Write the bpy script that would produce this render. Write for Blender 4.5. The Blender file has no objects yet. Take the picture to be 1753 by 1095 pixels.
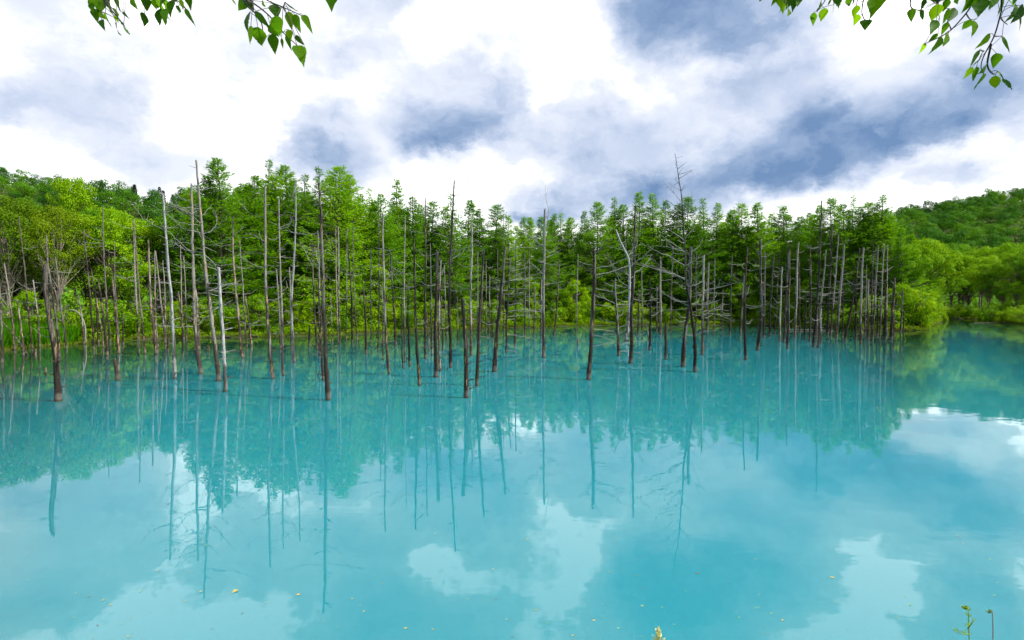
import bpy, math, random
import numpy as np
from math import radians, sin, cos, pi, tan, atan2

# ------------------------------------------------------------------ camera, sky, sun, exposure
S = bpy.context.scene
COL = S.collection
FPX, CX, CY, EYE = 1000.0, 876.5, 547.5, 3.0      # the photograph is 1753 x 1095
PITCH = math.atan(0.033)
EXPOSURE = 0.62
SUN_AZ, SUN_EL = radians(106), radians(51)          # azimuth clockwise from the view direction (+Y)
SUN_STRENGTH = 5.0

cam_d = bpy.data.cameras.new("camera"); cam = bpy.data.objects.new("camera", cam_d); COL.objects.link(cam)
cam.location = (0, 0, EYE); cam.rotation_euler = (pi / 2 - PITCH, 0, 0)
cam_d.sensor_width = 36; cam_d.lens = 36 * FPX / 1753; cam_d.clip_start = 0.05; cam_d.clip_end = 5000
S.camera = cam
S.render.engine = 'CYCLES'
S.cycles.use_denoising = True; S.cycles.denoising_input_passes = 'RGB'
S.cycles.max_bounces = 6; S.cycles.diffuse_bounces = 3; S.cycles.glossy_bounces = 2; S.cycles.transmission_bounces = 4
S.cycles.sample_clamp_indirect = 4.0
S.view_settings.view_transform = 'Standard'; S.view_settings.look = 'None'
S.view_settings.exposure = EXPOSURE; S.view_settings.gamma = 1.0

def ray(px, py):
    vx, vz = (px - CX) / FPX, -(py - CY) / FPX
    return np.array([vx, cos(PITCH) + sin(PITCH) * vz, -sin(PITCH) + cos(PITCH) * vz])
def at(px, py, Y):
    r = ray(px, py); return np.array([0, 0, EYE]) + r * (Y / r[1])
def on_water(px, py, z=0.0):
    r = ray(px, py); return np.array([0, 0, EYE]) + r * ((z - EYE) / r[2])
def azel(px, py):
    r = ray(px, py); return atan2(r[0], r[1]), atan2(r[2], math.hypot(r[0], r[1]))

sd = bpy.data.lights.new("sun", 'SUN'); sun = bpy.data.objects.new("sun", sd); COL.objects.link(sun)
sd.energy = SUN_STRENGTH; sd.angle = radians(2.0); sd.color = (1.0, 0.95, 0.84)
sun.location = (40, 20, 80); sun.rotation_euler = (pi / 2 - SUN_EL, 0, pi - SUN_AZ)

class NT:
    """small helper for node trees"""
    def __init__(s, tree): s.t = tree; s.n = tree.nodes; s.l = tree.links
    def new(s, typ, **kw):
        nd = s.n.new(typ)
        for k, v in kw.items():
            if k.startswith('i_'):
                key = k[2:]; key = int(key) if key.isdigit() else key.replace('_', ' ')
                if hasattr(v, 'is_output') and v.is_output: s.l.new(v, nd.inputs[key])
                else: nd.inputs[key].default_value = v
            else: setattr(nd, k, v)
        return nd
    def math(s, op, a, b=0.0, clamp=False):
        nd = s.n.new('ShaderNodeMath'); nd.operation = op; nd.use_clamp = clamp
        for i, v in enumerate((a, b)):
            if hasattr(v, 'is_output'): s.l.new(v, nd.inputs[i])
            else: nd.inputs[i].default_value = v
        return nd.outputs[0]
    def ramp(s, fac, stops, interp='LINEAR'):
        nd = s.n.new('ShaderNodeValToRGB'); nd.color_ramp.interpolation = interp
        e = nd.color_ramp.elements
        while len(e) < len(stops): e.new(0.5)
        for el, (p, c) in zip(e, stops):
            el.position = p; el.color = (*c, 1) if len(c) == 3 else c
        s.l.new(fac, nd.inputs[0]); return nd.outputs[0]
    def mix(s, fac, a, b, blend='MIX'):
        nd = s.n.new('ShaderNodeMix'); nd.data_type = 'RGBA'; nd.blend_type = blend
        for i, v in ((0, fac), (6, a), (7, b)):
            if hasattr(v, 'is_output'): s.l.new(v, nd.inputs[i])
            else: nd.inputs[i].default_value = v if i == 0 or len(v) == 4 else (*v, 1)
        return nd.outputs[2]
    def noise(s, vec, scale, detail=4, rough=0.55, out=0, **kw):
        nd = s.n.new('ShaderNodeTexNoise'); nd.inputs['Scale'].default_value = scale
        nd.inputs['Detail'].default_value = detail; nd.inputs['Roughness'].default_value = rough
        for k, v in kw.items(): nd.inputs[k].default_value = v
        if vec is not None: s.l.new(vec, nd.inputs['Vector'])
        return nd.outputs[out]

def build_world():
    w = bpy.data.worlds.new("World"); S.world = w; w.use_nodes = True
    w.cycles.sampling_method = 'MANUAL'; w.cycles.sample_map_resolution = 512
    T = NT(w.node_tree); T.n.clear()
    tc = T.new('ShaderNodeTexCoord').outputs['Generated']
    sep = T.new('ShaderNodeSeparateXYZ', i_0=tc)
    az = T.math('ARCTAN2', sep.outputs[0], sep.outputs[1])
    el = T.math('ARCSINE', sep.outputs[2])
    uv = T.new('ShaderNodeCombineXYZ', i_0=az, i_1=el, i_2=0.0).outputs[0]
    uvs = T.new('ShaderNodeVectorMath', operation='MULTIPLY', i_0=uv, i_1=(1.0, 1.5, 1.0)).outputs[0]
    wn = T.noise(uvs, 6.0, 8, 0.6, out=1)
    wn2 = T.new('ShaderNodeVectorMath', operation='SUBTRACT', i_0=wn, i_1=(0.5, 0.5, 0.5)).outputs[0]
    wn3 = T.new('ShaderNodeVectorMath', operation='MULTIPLY', i_0=wn2, i_1=(0.17, 0.11, 0.0)).outputs[0]
    wuv = T.new('ShaderNodeVectorMath', operation='ADD', i_0=uv, i_1=wn3).outputs[0]
    fn = T.noise(uvs, 22.0, 7, 0.6, out=1)
    fn = T.new('ShaderNodeVectorMath', operation='SUBTRACT', i_0=fn, i_1=(0.5, 0.5, 0.5)).outputs[0]
    fn = T.new('ShaderNodeVectorMath', operation='MULTIPLY', i_0=fn, i_1=(0.05, 0.04, 0.0)).outputs[0]
    wuv = T.new('ShaderNodeVectorMath', operation='ADD', i_0=wuv, i_1=fn).outputs[0]
    # bodies of grey cloud: x, y (photo pixels), half width, half height, tilt, depth, softness
    P = [(1380, 262, 290, 62, 11, .78, .2), (1480, 262, 190, 34, 12, .42, .3), (1180, 320, 190, 36, 4, .5, .3), (1060, 255, 150, 110, 0, .30, .3),
         (1260, 200, 230, 70, 5, .16, .4), (770, 215, 100, 44, 0, .62, .3), (785, 190, 130, 74, 0, .34, .4), (760, 240, 60, 24, 0, .28, .2),
         (575, 235, 85, 66, 0, .40, .4), (540, 250, 60, 24, 0, .2, .4), (600, 275, 90, 40, 0, .25, .3), (1215, 35, 180, 66, -8, .50, .4), (1180, -10, 180, 90, 0, .4, .3),
         (1640, 300, 120, 30, 8, .28, .3), (1690, 115, 110, 40, 10, .32, .3), (1620, 180, 200, 60, 8, .20, .2), (170, 225, 150, 55, -6, .17, .3),
         (60, 60, 180, 90, 0, .12, .3), (15, 170, 60, 40, 0, .14, .4), (600, 60, 120, 80, 0, .14, .3), (880, 60, 90, 90, 0, .12, .3),
         (930, 350, 110, 34, 0, .42, .3), (925, 378, 70, 20, 0, .6, .3), (400, 40, 150, 60, 0, .12, .2), (1000, 215, 80, 60, 0, .15, .4),
         (300, 280, 120, 40, 0, .18, .4), (1150, -110, 200, 70, 0, .30, .3), (720, -80, 200, 70, 0, .32, .3), (1700, -70, 110, 90, 0, .32, .3), (20, -60, 150, 60, 0, .25, .3),
         (1700, 30, 60, 40, 0, .35, .3), (1330, 235, 270, 105, 6, .30, .8), (1025, 270, 105, 100, 0, .26, .8), (785, 205, 125, 80, 0, .20, .78), (590, 245, 100, 70, 0, .20, .8), (200, 225, 180, 70, -4, .17, .8), (70, 80, 190, 110, 0, .15, .8), (450, 300, 150, 50, 0, .12, .8), (1600, 190, 240, 110, 8, .20, .8), (1230, 30, 210, 90, -6, .22, .8), (560, 40, 130, 110, 0, .13, .8), (880, 110, 120, 60, 0, .06, .8), (700, 90, 200, 26, 6, .12, .3), (880, 260, 60, 30, 0, .2, .3)]
    acc = None
    for (x, y, rx, ry, rot, dep, soft) in P:
        a, e = azel(x, y)
        mp = T.new('ShaderNodeMapping', vector_type='TEXTURE', i_Vector=wuv)
        mp.inputs['Location'].default_value = (a, e, 0); mp.inputs['Rotation'].default_value = (0, 0, radians(rot))
        k = math.cos(a) ** 1.5
        mp.inputs['Scale'].default_value = (rx / FPX * k * 1.1, ry / FPX * k * 1.25, 1)
        ln = T.new('ShaderNodeVectorMath', operation='LENGTH', i_0=mp.outputs[0]).outputs['Value']
        mr = T.new('ShaderNodeMapRange', interpolation_type='SMOOTHSTEP', i_0=ln, i_1=1.15, i_2=soft, i_3=0.0, i_4=dep * (.62 if soft < .7 else .48)).outputs[0]
        acc = mr if acc is None else T.math('ADD', acc, mr)
    n1 = T.noise(wuv, 5.0, 9, 0.58)
    n2 = T.noise(uvs, 15.0, 9, 0.62)
    m = T.math('MULTIPLY_ADD', T.new('ShaderNodeMapRange', interpolation_type='SMOOTHSTEP', i_0=n1, i_1=.40, i_2=.60, i_3=0.0, i_4=1.0).outputs[0], .55); m.node.inputs[2].default_value = 0.82
    acc = T.math('MULTIPLY', acc, m)
    b1 = T.new('ShaderNodeMapRange', interpolation_type='SMOOTHSTEP', i_0=n1, i_1=0.50, i_2=0.75, i_3=-0.03, i_4=0.13).outputs[0]
    b2 = T.new('ShaderNodeMapRange', interpolation_type='SMOOTHSTEP', i_0=n2, i_1=0.45, i_2=0.8, i_3=-0.04, i_4=0.07).outputs[0]
    d = T.math('ADD', T.math('ADD', acc, b1), b2)
    over = T.new('ShaderNodeMapRange', interpolation_type='SMOOTHSTEP', i_0=el, i_1=radians(33), i_2=radians(50), i_3=0.0, i_4=.62).outputs[0]   # unseen darker cloud overhead, added to lower the ambient light
    behind = T.new('ShaderNodeMapRange', interpolation_type='SMOOTHSTEP', i_0=sep.outputs[1], i_1=.35, i_2=-.1, i_3=0.0, i_4=.55).outputs[0]   # same added darkening behind the viewpoint, out of view
    d = T.math('ADD', d, T.math('MAXIMUM', over, behind))
    cloud = T.ramp(d, [(0.0, (1.9, 1.9, 1.9)), (0.045, (1.05, 1.06, 1.10)), (0.14, (.83, .87, .965)), (0.34, (.57, .65, .82)), (0.60, (.32, .43, .63)), (1.0, (.15, .26, .47))])
    sky = T.new('ShaderNodeTexSky', sky_type='NISHITA', sun_disc=False, sun_elevation=SUN_EL, sun_rotation=SUN_AZ)
    skyc = T.new('ShaderNodeVectorMath', operation='SCALE', i_0=sky.outputs[0]); skyc.inputs['Scale'].default_value = 1.0
    bg_s = T.new('ShaderNodeBackground', i_Color=skyc.outputs[0], i_Strength=0.10)
    bg_c = T.new('ShaderNodeBackground', i_Color=cloud, i_Strength=0.72)
    thin = T.new('ShaderNodeMapRange', interpolation_type='SMOOTHSTEP', i_0=n2, i_1=0.62, i_2=0.8, i_3=0.95, i_4=0.80).outputs[0]
    mx = T.new('ShaderNodeMixShader', i_0=thin, i_1=bg_s.outputs[0], i_2=bg_c.outputs[0])
    T.new('ShaderNodeOutputWorld', i_0=mx.outputs[0])
build_world()

# ------------------------------------------------------------------ helpers
rng = np.random.default_rng(7); random.seed(7)
def prop(o, label=None, cat=None, group=None, kind=None):
    if label: o['label'] = label
    if cat: o['category'] = cat
    if group: o['group'] = group
    if kind: o['kind'] = kind
    return o
def link(name, me, parent=None, loc=(0, 0, 0)):
    o = bpy.data.objects.new(name, me); COL.objects.link(o); o.location = loc
    if parent is not None: o.parent = parent
    return o
def empty(name, loc=(0, 0, 0), rz=0.0, sc=1.0):
    o = bpy.data.objects.new(name, None); COL.objects.link(o); o.location = loc; o.rotation_euler = (0, 0, rz)
    o.empty_display_size = 0.3
    o.scale = (sc, sc, sc) if not hasattr(sc, '__len__') else sc
    return o
def mesh_np(name, V, F, mats, mi=None, smooth=False):
    """V (n,3), F list of face arrays: each (m,k)"""
    me = bpy.data.meshes.new(name)
    F = [np.asarray(f, dtype=np.int32) for f in F if len(f)]
    V = np.asarray(V, dtype=np.float32)
    me.vertices.add(len(V)); me.vertices.foreach_set('co', V.ravel())
    loops = np.concatenate([f.ravel() for f in F]); me.loops.add(len(loops)); me.loops.foreach_set('vertex_index', loops)
    sizes = np.concatenate([np.full(len(f), f.shape[1], dtype=np.int32) for f in F])
    starts = np.concatenate([[0], np.cumsum(sizes)[:-1]]).astype(np.int32)
    me.polygons.add(len(sizes)); me.polygons.foreach_set('loop_start', starts); me.polygons.foreach_set('loop_total', sizes)
    if mi is not None: me.polygons.foreach_set('material_index', np.asarray(mi, dtype=np.int32))
    if smooth is not False:
        sm = np.ones(len(sizes), dtype=bool) if smooth is True else np.asarray(smooth, dtype=bool)
        me.polygons.foreach_set('use_smooth', sm)
    for m in mats: me.materials.append(m)
    me.update(calc_edges=True); me.validate()
    return me

class Acc:
    """collects tubes and cards into one mesh"""
    def __init__(s): s.V = []; s.F4 = []; s.M4 = []; s.S4 = []; s.n = 0
    def add(s, V, F, mat=0, smooth=False):
        s.V.append(V); s.F4.append(np.asarray(F) + s.n); s.M4.append(np.full(len(F), mat)); s.S4.append(np.full(len(F), smooth)); s.n += len(V)
    def tube(s, pts, rad, seg=8, mat=0, rough=0.0, jag=0.0, r=None):
        r = r or rng
        pts = np.asarray(pts, float); rad = np.asarray(rad, float); n = len(pts)
        t = np.gradient(pts, axis=0); t /= np.linalg.norm(t, axis=1)[:, None] + 1e-9
        ref = np.array([1.0, 0, 0]) if abs(t[0][0]) < .8 else np.array([0, 1.0, 0])
        u = np.cross(t, ref); u /= np.linalg.norm(u, axis=1)[:, None] + 1e-9; v = np.cross(t, u)
        a = np.linspace(0, 2 * pi, seg, endpoint=False)
        ph = 1 + rough * r.normal(size=seg)                  # ridges that run along the stem
        ph = ph[None, :] * (1 + rough * 0.5 * r.normal(size=(n, seg)))
        R = rad[:, None] * ph
        P = pts[:, None, :] + R[..., None] * (np.cos(a)[None, :, None] * u[:, None, :] + np.sin(a)[None, :, None] * v[:, None, :])
        if jag > 0:
            P[-1] += t[-1][None, :] * (jag * r.random(seg))[:, None]
        V = P.reshape(-1, 3)
        i = np.arange(n - 1)[:, None] * seg; j = np.arange(seg)[None, :]; k = (j + 1) % seg
        F = np.stack([i + j, i + k, i + seg + k, i + seg + j], -1).reshape(-1, 4)
        s.add(V, F, mat, True)
        c = len(V); V2 = np.concatenate([P[-1], [pts[-1] - t[-1] * rad[-1] * (0.6 if jag > 0 else -0.5)]])
        F2 = [(q, (q + 1) % seg, seg, seg) for q in range(seg)]
        s.tri(V2, [(q, (q + 1) % seg, seg) for q in range(seg)], mat)
    def tri(s, V, F, mat=0):
        # keep every face a quad list apart from these: store as degenerate-free separate list
        if not hasattr(s, 'T'): s.T = []; s.MT = []
        s.V.append(np.asarray(V)); s.T.append(np.asarray(F) + s.n); s.MT.append(np.full(len(F), mat)); s.n += len(V)
    def cards(s, c, d, nrm, L, W, mat=0, bend=0.0):
        """leaf shaped rhombs: c base point, d direction, nrm normal"""
        d = d / (np.linalg.norm(d, axis=1)[:, None] + 1e-9)
        sd_ = np.cross(d, nrm); sd_ /= np.linalg.norm(sd_, axis=1)[:, None] + 1e-9
        nn = np.cross(sd_, d)
        L = np.broadcast_to(L, (len(c),))[:, None]; W = np.broadcast_to(W, (len(c),))[:, None]
        p0 = c; p1 = c + d * L * .45 + sd_ * W * .5; p2 = c + d * L + nn * L * bend; p3 = c + d * L * .45 - sd_ * W * .5
        V = np.stack([p0, p1, p2, p3], 1).reshape(-1, 3)
        s.add(V, np.arange(len(c) * 4).reshape(-1, 4), mat, False)
    def mesh(s, name, mats):
        F = list(s.F4); M = list(s.M4); Sm = list(s.S4)
        if hasattr(s, 'T'):
            F += s.T; M += s.MT; Sm += [np.zeros(len(x), bool) for x in s.T]
        return mesh_np(name, np.concatenate(s.V), F, mats, np.concatenate(M), np.concatenate(Sm))
def unit(v): return v / (np.linalg.norm(v, axis=-1, keepdims=True) + 1e-9)
def spline(pts, n):
    """Catmull-Rom through pts"""
    P = np.asarray(pts, float)
    if len(P) == 2: return P[0] + (P[1] - P[0]) * np.linspace(0, 1, n)[:, None]
    P = np.vstack([2 * P[0] - P[1], P, 2 * P[-1] - P[-2]]); m = len(P) - 3
    out = []
    for q in np.linspace(0, m - 1e-6, n):
        i = int(q); t = q - i; a, b, c, d = P[i:i + 4]
        out.append(.5 * ((2 * b) + (-a + c) * t + (2 * a - 5 * b + 4 * c - d) * t * t + (-a + 3 * b - 3 * c + d) * t ** 3))
    return np.array(out)

# ------------------------------------------------------------------ materials
def material(name):
    m = bpy.data.materials.new(name); m.use_nodes = True; T = NT(m.node_tree); T.n.clear(); return m, T
def leaf_mat(name, cols, trans=0.4, tcol=1.35, rough=0.6, patch=0.35, spec=0.06):
    """foliage: base hue varies by leaf, by patch and by plant; light also passes through"""
    m, T = material(name)
    g = T.new('ShaderNodeNewGeometry'); oi = T.new('ShaderNodeObjectInfo'); tc = T.new('ShaderNodeTexCoord')
    n = T.noise(tc.outputs['Object'], patch, 3)
    f = T.math('ADD', T.math('MULTIPLY', g.outputs['Random Per Island'], .40), T.math('MULTIPLY', n, .75))
    f = T.math('ADD', f, T.math('MULTIPLY', oi.outputs['Random'], .45)); f = T.math('SUBTRACT', f, .30)
    st = [(i / (len(cols) - 1) * .9 + .05, c) for i, c in enumerate(cols)]
    c = T.ramp(f, st)
    pr = T.new('ShaderNodeBsdfPrincipled', i_Base_Color=c, i_Roughness=rough); pr.inputs['Specular IOR Level'].default_value = spec
    tcn = T.new('ShaderNodeVectorMath', operation='MULTIPLY', i_0=c, i_1=(tcol * 1.1, tcol, tcol * .4))
    tr = T.new('ShaderNodeBsdfTranslucent', i_Color=tcn.outputs[0])
    mx = T.new('ShaderNodeMixShader', i_0=trans, i_1=pr.outputs[0], i_2=tr.outputs[0])
    T.new('ShaderNodeOutputMaterial', i_0=mx.outputs[0]); return m
M_LARCH = leaf_mat('larch_needles', [(.035, .125, .004), (.120, .315, .004), (.28, .50, .004)], .40, 1.3)
M_BROAD = leaf_mat('broad_leaves', [(.030, .105, .003), (.100, .26, .003), (.28, .45, .003)], .36, 1.3)
M_YOUNG = leaf_mat('young_leaves', [(.10, .25, .003), (.21, .39, .003), (.36, .52, .003)], .40, 1.3)
M_OLIVE = leaf_mat('olive_leaves', [(.055, .13, .003), (.11, .21, .004), (.20, .28, .006)], .36, 1.3)
M_HILL = leaf_mat('hill_leaves', [(.018, .080, .012), (.055, .185, .008), (.16, .34, .008)], .30, 1.2, patch=.15)
M_HILLCON = leaf_mat('hill_conifer_needles', [(.010, .035, .014), (.014, .05, .018), (.02, .07, .02)], .2, 1.2)
M_UNDER = leaf_mat('undergrowth_leaves', [(.05, .17, .003), (.14, .31, .003), (.32, .42, .005)], .36, 1.3, patch=.5)
M_GRASS = leaf_mat('grass_blades', [(.04, .17, .003), (.09, .27, .003), (.16, .30, .006)], .4, 1.3, patch=.5)
M_DRYGRASS = leaf_mat('bank_grass', [(.06, .13, .01), (.12, .20, .01), (.20, .18, .04)], .3, 1.2, patch=.6)

def wood_mat(name, grey, dark, tan_, dark_amt, tan_amt):
    m, T = material(name)
    tc = T.new('ShaderNodeTexCoord'); oi = T.new('ShaderNodeObjectInfo')
    sh = T.new('ShaderNodeVectorMath', operation='MULTIPLY', i_0=tc.outputs['Object'], i_1=(7.0, 7.0, 1.05))
    off = T.math('MULTIPLY', oi.outputs['Random'], 50.0)
    cmb = T.new('ShaderNodeCombineXYZ', i_0=off, i_1=off, i_2=off)
    v = T.new('ShaderNodeVectorMath', operation='ADD', i_0=sh.outputs[0], i_1=cmb.outputs[0]).outputs[0]
    n1 = T.noise(v, .9, 5, .6); n2 = T.noise(v, 1.7, 5, .6); n3 = T.noise(v, 9.0, 4, .7)
    z = T.new('ShaderNodeSeparateXYZ', i_0=tc.outputs['Object']).outputs[2]
    low = T.new('ShaderNodeMapRange', i_0=z, i_1=4.5, i_2=.2, i_3=-.10, i_4=.16).outputs[0]      # bark stays longer on the lower stem
    dk = T.math('ADD', n1, low)
    dkm = T.new('ShaderNodeMapRange', interpolation_type='SMOOTHSTEP', i_0=dk, i_1=.62 - dark_amt, i_2=.70 - dark_amt, i_3=0.0, i_4=1.0).outputs[0]
    tnm = T.new('ShaderNodeMapRange', interpolation_type='SMOOTHSTEP', i_0=n2, i_1=.66 - tan_amt, i_2=.72 - tan_amt, i_3=0.0, i_4=1.0).outputs[0]
    g = T.mix(n3, tuple(c * .55 for c in grey), tuple(min(1, c * 1.35) for c in grey))
    c = T.mix(dkm, g, T.mix(n3, tuple(c * .5 for c in dark), tuple(c * 1.9 for c in dark)))
    c = T.mix(tnm, c, tan_); n4 = T.noise(v, 4.0, 6, .75); c = T.mix(T.new('ShaderNodeMapRange', i_0=n4, i_1=.46, i_2=.60, i_3=.0, i_4=.8).outputs[0], c, T.mix(n1, tuple(x * .35 for x in grey), tuple(x * .7 for x in dark)))
    tone = T.math('MULTIPLY_ADD', T.math('FRACT', T.math('MULTIPLY', oi.outputs['Random'], 7.31)), .85); tone.node.inputs[2].default_value = .55
    tn = T.new('ShaderNodeVectorMath', operation='SCALE', i_0=c); T.l.new(tone, tn.inputs['Scale']); c = tn.outputs[0]
    wet = T.new('ShaderNodeMapRange', interpolation_type='SMOOTHSTEP', i_0=z, i_1=.30, i_2=.16, i_3=0.0, i_4=.55).outputs[0]   # silt-pale band left by the water
    c = T.mix(wet, c, (.15, .14, .12)); 
    wet2 = T.new('ShaderNodeMapRange', interpolation_type='SMOOTHSTEP', i_0=z, i_1=.08, i_2=.04, i_3=0.0, i_4=.9).outputs[0]
    c = T.mix(wet2, c, (.05, .04, .02))
    bp = T.new('ShaderNodeBump', i_Height=n3, i_Strength=.7, i_Distance=.02)
    pr = T.new('ShaderNodeBsdfPrincipled', i_Base_Color=c, i_Roughness=.8, i_Normal=bp.outputs[0]); pr.inputs['Specular IOR Level'].default_value = .2
    T.new('ShaderNodeOutputMaterial', i_0=pr.outputs[0]); return m
M_WOOD = {'g': wood_mat('weathered_grey_wood', (.27, .245, .215), (.034, .026, .019), (.42, .27, .13), .13, .085),
          'd': wood_mat('dark_barked_wood', (.14, .122, .10), (.018, .013, .009), (.30, .19, .09), .25, .06),
          'p': wood_mat('pale_silver_wood', (.36, .35, .34), (.05, .042, .036), (.26, .17, .09), .07, .03),
          'b': wood_mat('brown_barked_wood', (.22, .19, .155), (.030, .021, .015), (.42, .30, .17), .18, .10)}
def plain(name, col, rough=.7, var=.4, scale=4.0):
    m, T = material(name); tc = T.new('ShaderNodeTexCoord')
    n = T.noise(tc.outputs['Object'], scale, 5)
    c = T.mix(n, tuple(x * (1 - var) for x in col), tuple(x * (1 + var) for x in col))
    bp = T.new('ShaderNodeBump', i_Height=n, i_Strength=.4, i_Distance=.02)
    pr = T.new('ShaderNodeBsdfPrincipled', i_Base_Color=c, i_Roughness=rough, i_Normal=bp.outputs[0])
    T.new('ShaderNodeOutputMaterial', i_0=pr.outputs[0]); return m
M_TWIG = plain('bleached_branch', (.23, .215, .19), .8, .35, 3)
M_TWIGD = plain('dark_branch', (.07, .06, .052), .8, .4, 3)
M_BARK = plain('living_bark', (.10, .075, .055), .85, .5, 5)
M_BIRCH = plain('birch_bark', (.22, .19, .14), .7, .4, 5)
M_REDTWIG = plain('young_twig', (.045, .028, .022), .6, .3, 20)

def ground_mat():
    m, T = material('bank_soil'); tc = T.new('ShaderNodeTexCoord')
    n = T.noise(tc.outputs['Object'], .35, 8, .65); n2 = T.noise(tc.outputs['Object'], 9.0, 5, .6)
    c = T.ramp(n, [(.35, (.020, .045, .008)), (.5, (.045, .06, .014)), (.72, (.07, .062, .028))])
    c = T.mix(T.math('MULTIPLY', n2, .6), c, (.03, .05, .012))
    bp = T.new('ShaderNodeBump', i_Height=n2, i_Strength=.8, i_Distance=.1)
    pr = T.new('ShaderNodeBsdfPrincipled', i_Base_Color=c, i_Roughness=.95, i_Normal=bp.outputs[0]); pr.inputs['Specular IOR Level'].default_value = .1
    T.new('ShaderNodeOutputMaterial', i_0=pr.outputs[0]); return m
M_GROUND = ground_mat()

def water_mat():
    m, T = material('milky_turquoise_water'); tc = T.new('ShaderNodeTexCoord'); g = T.new('ShaderNodeNewGeometry')
    v1 = T.new('ShaderNodeVectorMath', operation='MULTIPLY', i_0=tc.outputs['Object'], i_1=(.7, 1.2, 1.0)).outputs[0]
    n1 = T.noise(v1, 1.6, 3, .5); n2 = T.noise(v1, .13, 3, .5)
    amp = T.new('ShaderNodeMapRange', interpolation_type='SMOOTHSTEP', i_0=n2, i_1=.42, i_2=.68, i_3=.25, i_4=1.0).outputs[0]
    h = T.math('MULTIPLY', n1, amp)
    bp = T.new('ShaderNodeBump', i_Height=h, i_Strength=1.0, i_Distance=.0028)
    big = T.noise(tc.outputs['Object'], .05, 3, .5)
    c = T.mix(big, (.012, .165, .200), (.018, .200, .24))
    y = T.new('ShaderNodeSeparateXYZ', i_0=g.outputs['Position'])
    # body of the water: light scattered back by fine milky silt, blended to dark green towards the shore
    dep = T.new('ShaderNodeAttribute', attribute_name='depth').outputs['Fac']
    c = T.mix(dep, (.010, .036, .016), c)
    pr = T.new('ShaderNodeSubsurfaceScattering', i_Color=c, i_Scale=.5)
    pr.falloff = 'BURLEY'; pr.inputs['Radius'].default_value = (.6, 1.0, 1.0)
    gl = T.new('ShaderNodeBsdfGlossy', i_Color=(.93, .97, 1.0, 1), i_Roughness=.012, i_Normal=bp.outputs[0])
    fr = T.new('ShaderNodeFresnel', i_IOR=1.52, i_Normal=bp.outputs[0])
    mx = T.new('ShaderNodeMixShader', i_0=fr.outputs[0], i_1=pr.outputs[0], i_2=gl.outputs[0])
    T.new('ShaderNodeOutputMaterial', i_0=mx.outputs[0]); return m
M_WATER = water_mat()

# ------------------------------------------------------------------ terrain and water
SHORE = [(-400, 640), (0, 600), (60, 594), (130, 589), (200, 584), (280, 579), (400, 577), (520, 575), (600, 572), (700, 567), (800, 563), (900, 560), (1000, 557),
         (1150, 556), (1300, 557), (1400, 560), (1480, 564), (1540, 566), (1588, 565), (1600, 556), (1612, 551), (1632, 545), (1670, 546), (1700, 549), (1753, 555), (1900, 570), (2300, 600)]
SU = np.array([(p[0] - CX) / FPX for p in SHORE]); SY = np.array([on_water(*p)[1] for p in SHORE])
def shore(u): return np.interp(u, SU, SY)
RU = [-1.6, -1.2, -.876, -.776, -.676, -.576, -.45, -.3, -.1, .3, .5, .6, .65, .72, .80, .877, 1.0, 1.4]
RE = [.28, .235, .201, .181, .165, .152, .136, .08, .0, .0, .08, .118, .127, .140, .154, .170, .19, .22]
def ridge_y(u): return 380.0 + 60 * np.sin(u * 3.1)
def ss(x): x = np.clip(x, 0, 1); return x * x * (3 - 2 * x)
def height(x, y):
    x = np.asarray(x, float); y = np.asarray(y, float)
    ysafe = np.maximum(y, 1.0); u = np.clip(x / ysafe, -1.6, 1.6)
    d = y - shore(u) + .5 * np.sin(x * 1.3) + .3 * np.sin(x * 3.1 + 1)
    far = np.where(d < 0, np.maximum(d * .25, -1.3), .10 + .55 * ss(d / 5) + .5 * ss(d / 20) + 3.2 * ss((d - 14) / 22) * np.clip(1.6 - np.abs(u) * 2, 0, 1) - .1 * (d < .0))
    yr = ridge_y(u); far = far + np.interp(u, RU, RE) * yr * ss((y - 125) / (yr - 125)) ** 1.15 * (1 + .03 * np.sin(x * .05) * np.sin(y * .04))
    near = 1.40 - 1.35 * ss((y - 1.2) / 3.6) - 1.3 * ss((y - 4.4) / 3)
    side = np.where(y < 1.0, 1.4, -9.0)
    return np.where(y < 12, np.maximum(np.maximum(near, side), np.where(np.abs(x) > 16, .5 + 0 * x, -1.3) if False else near), far) * 1.0

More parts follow.
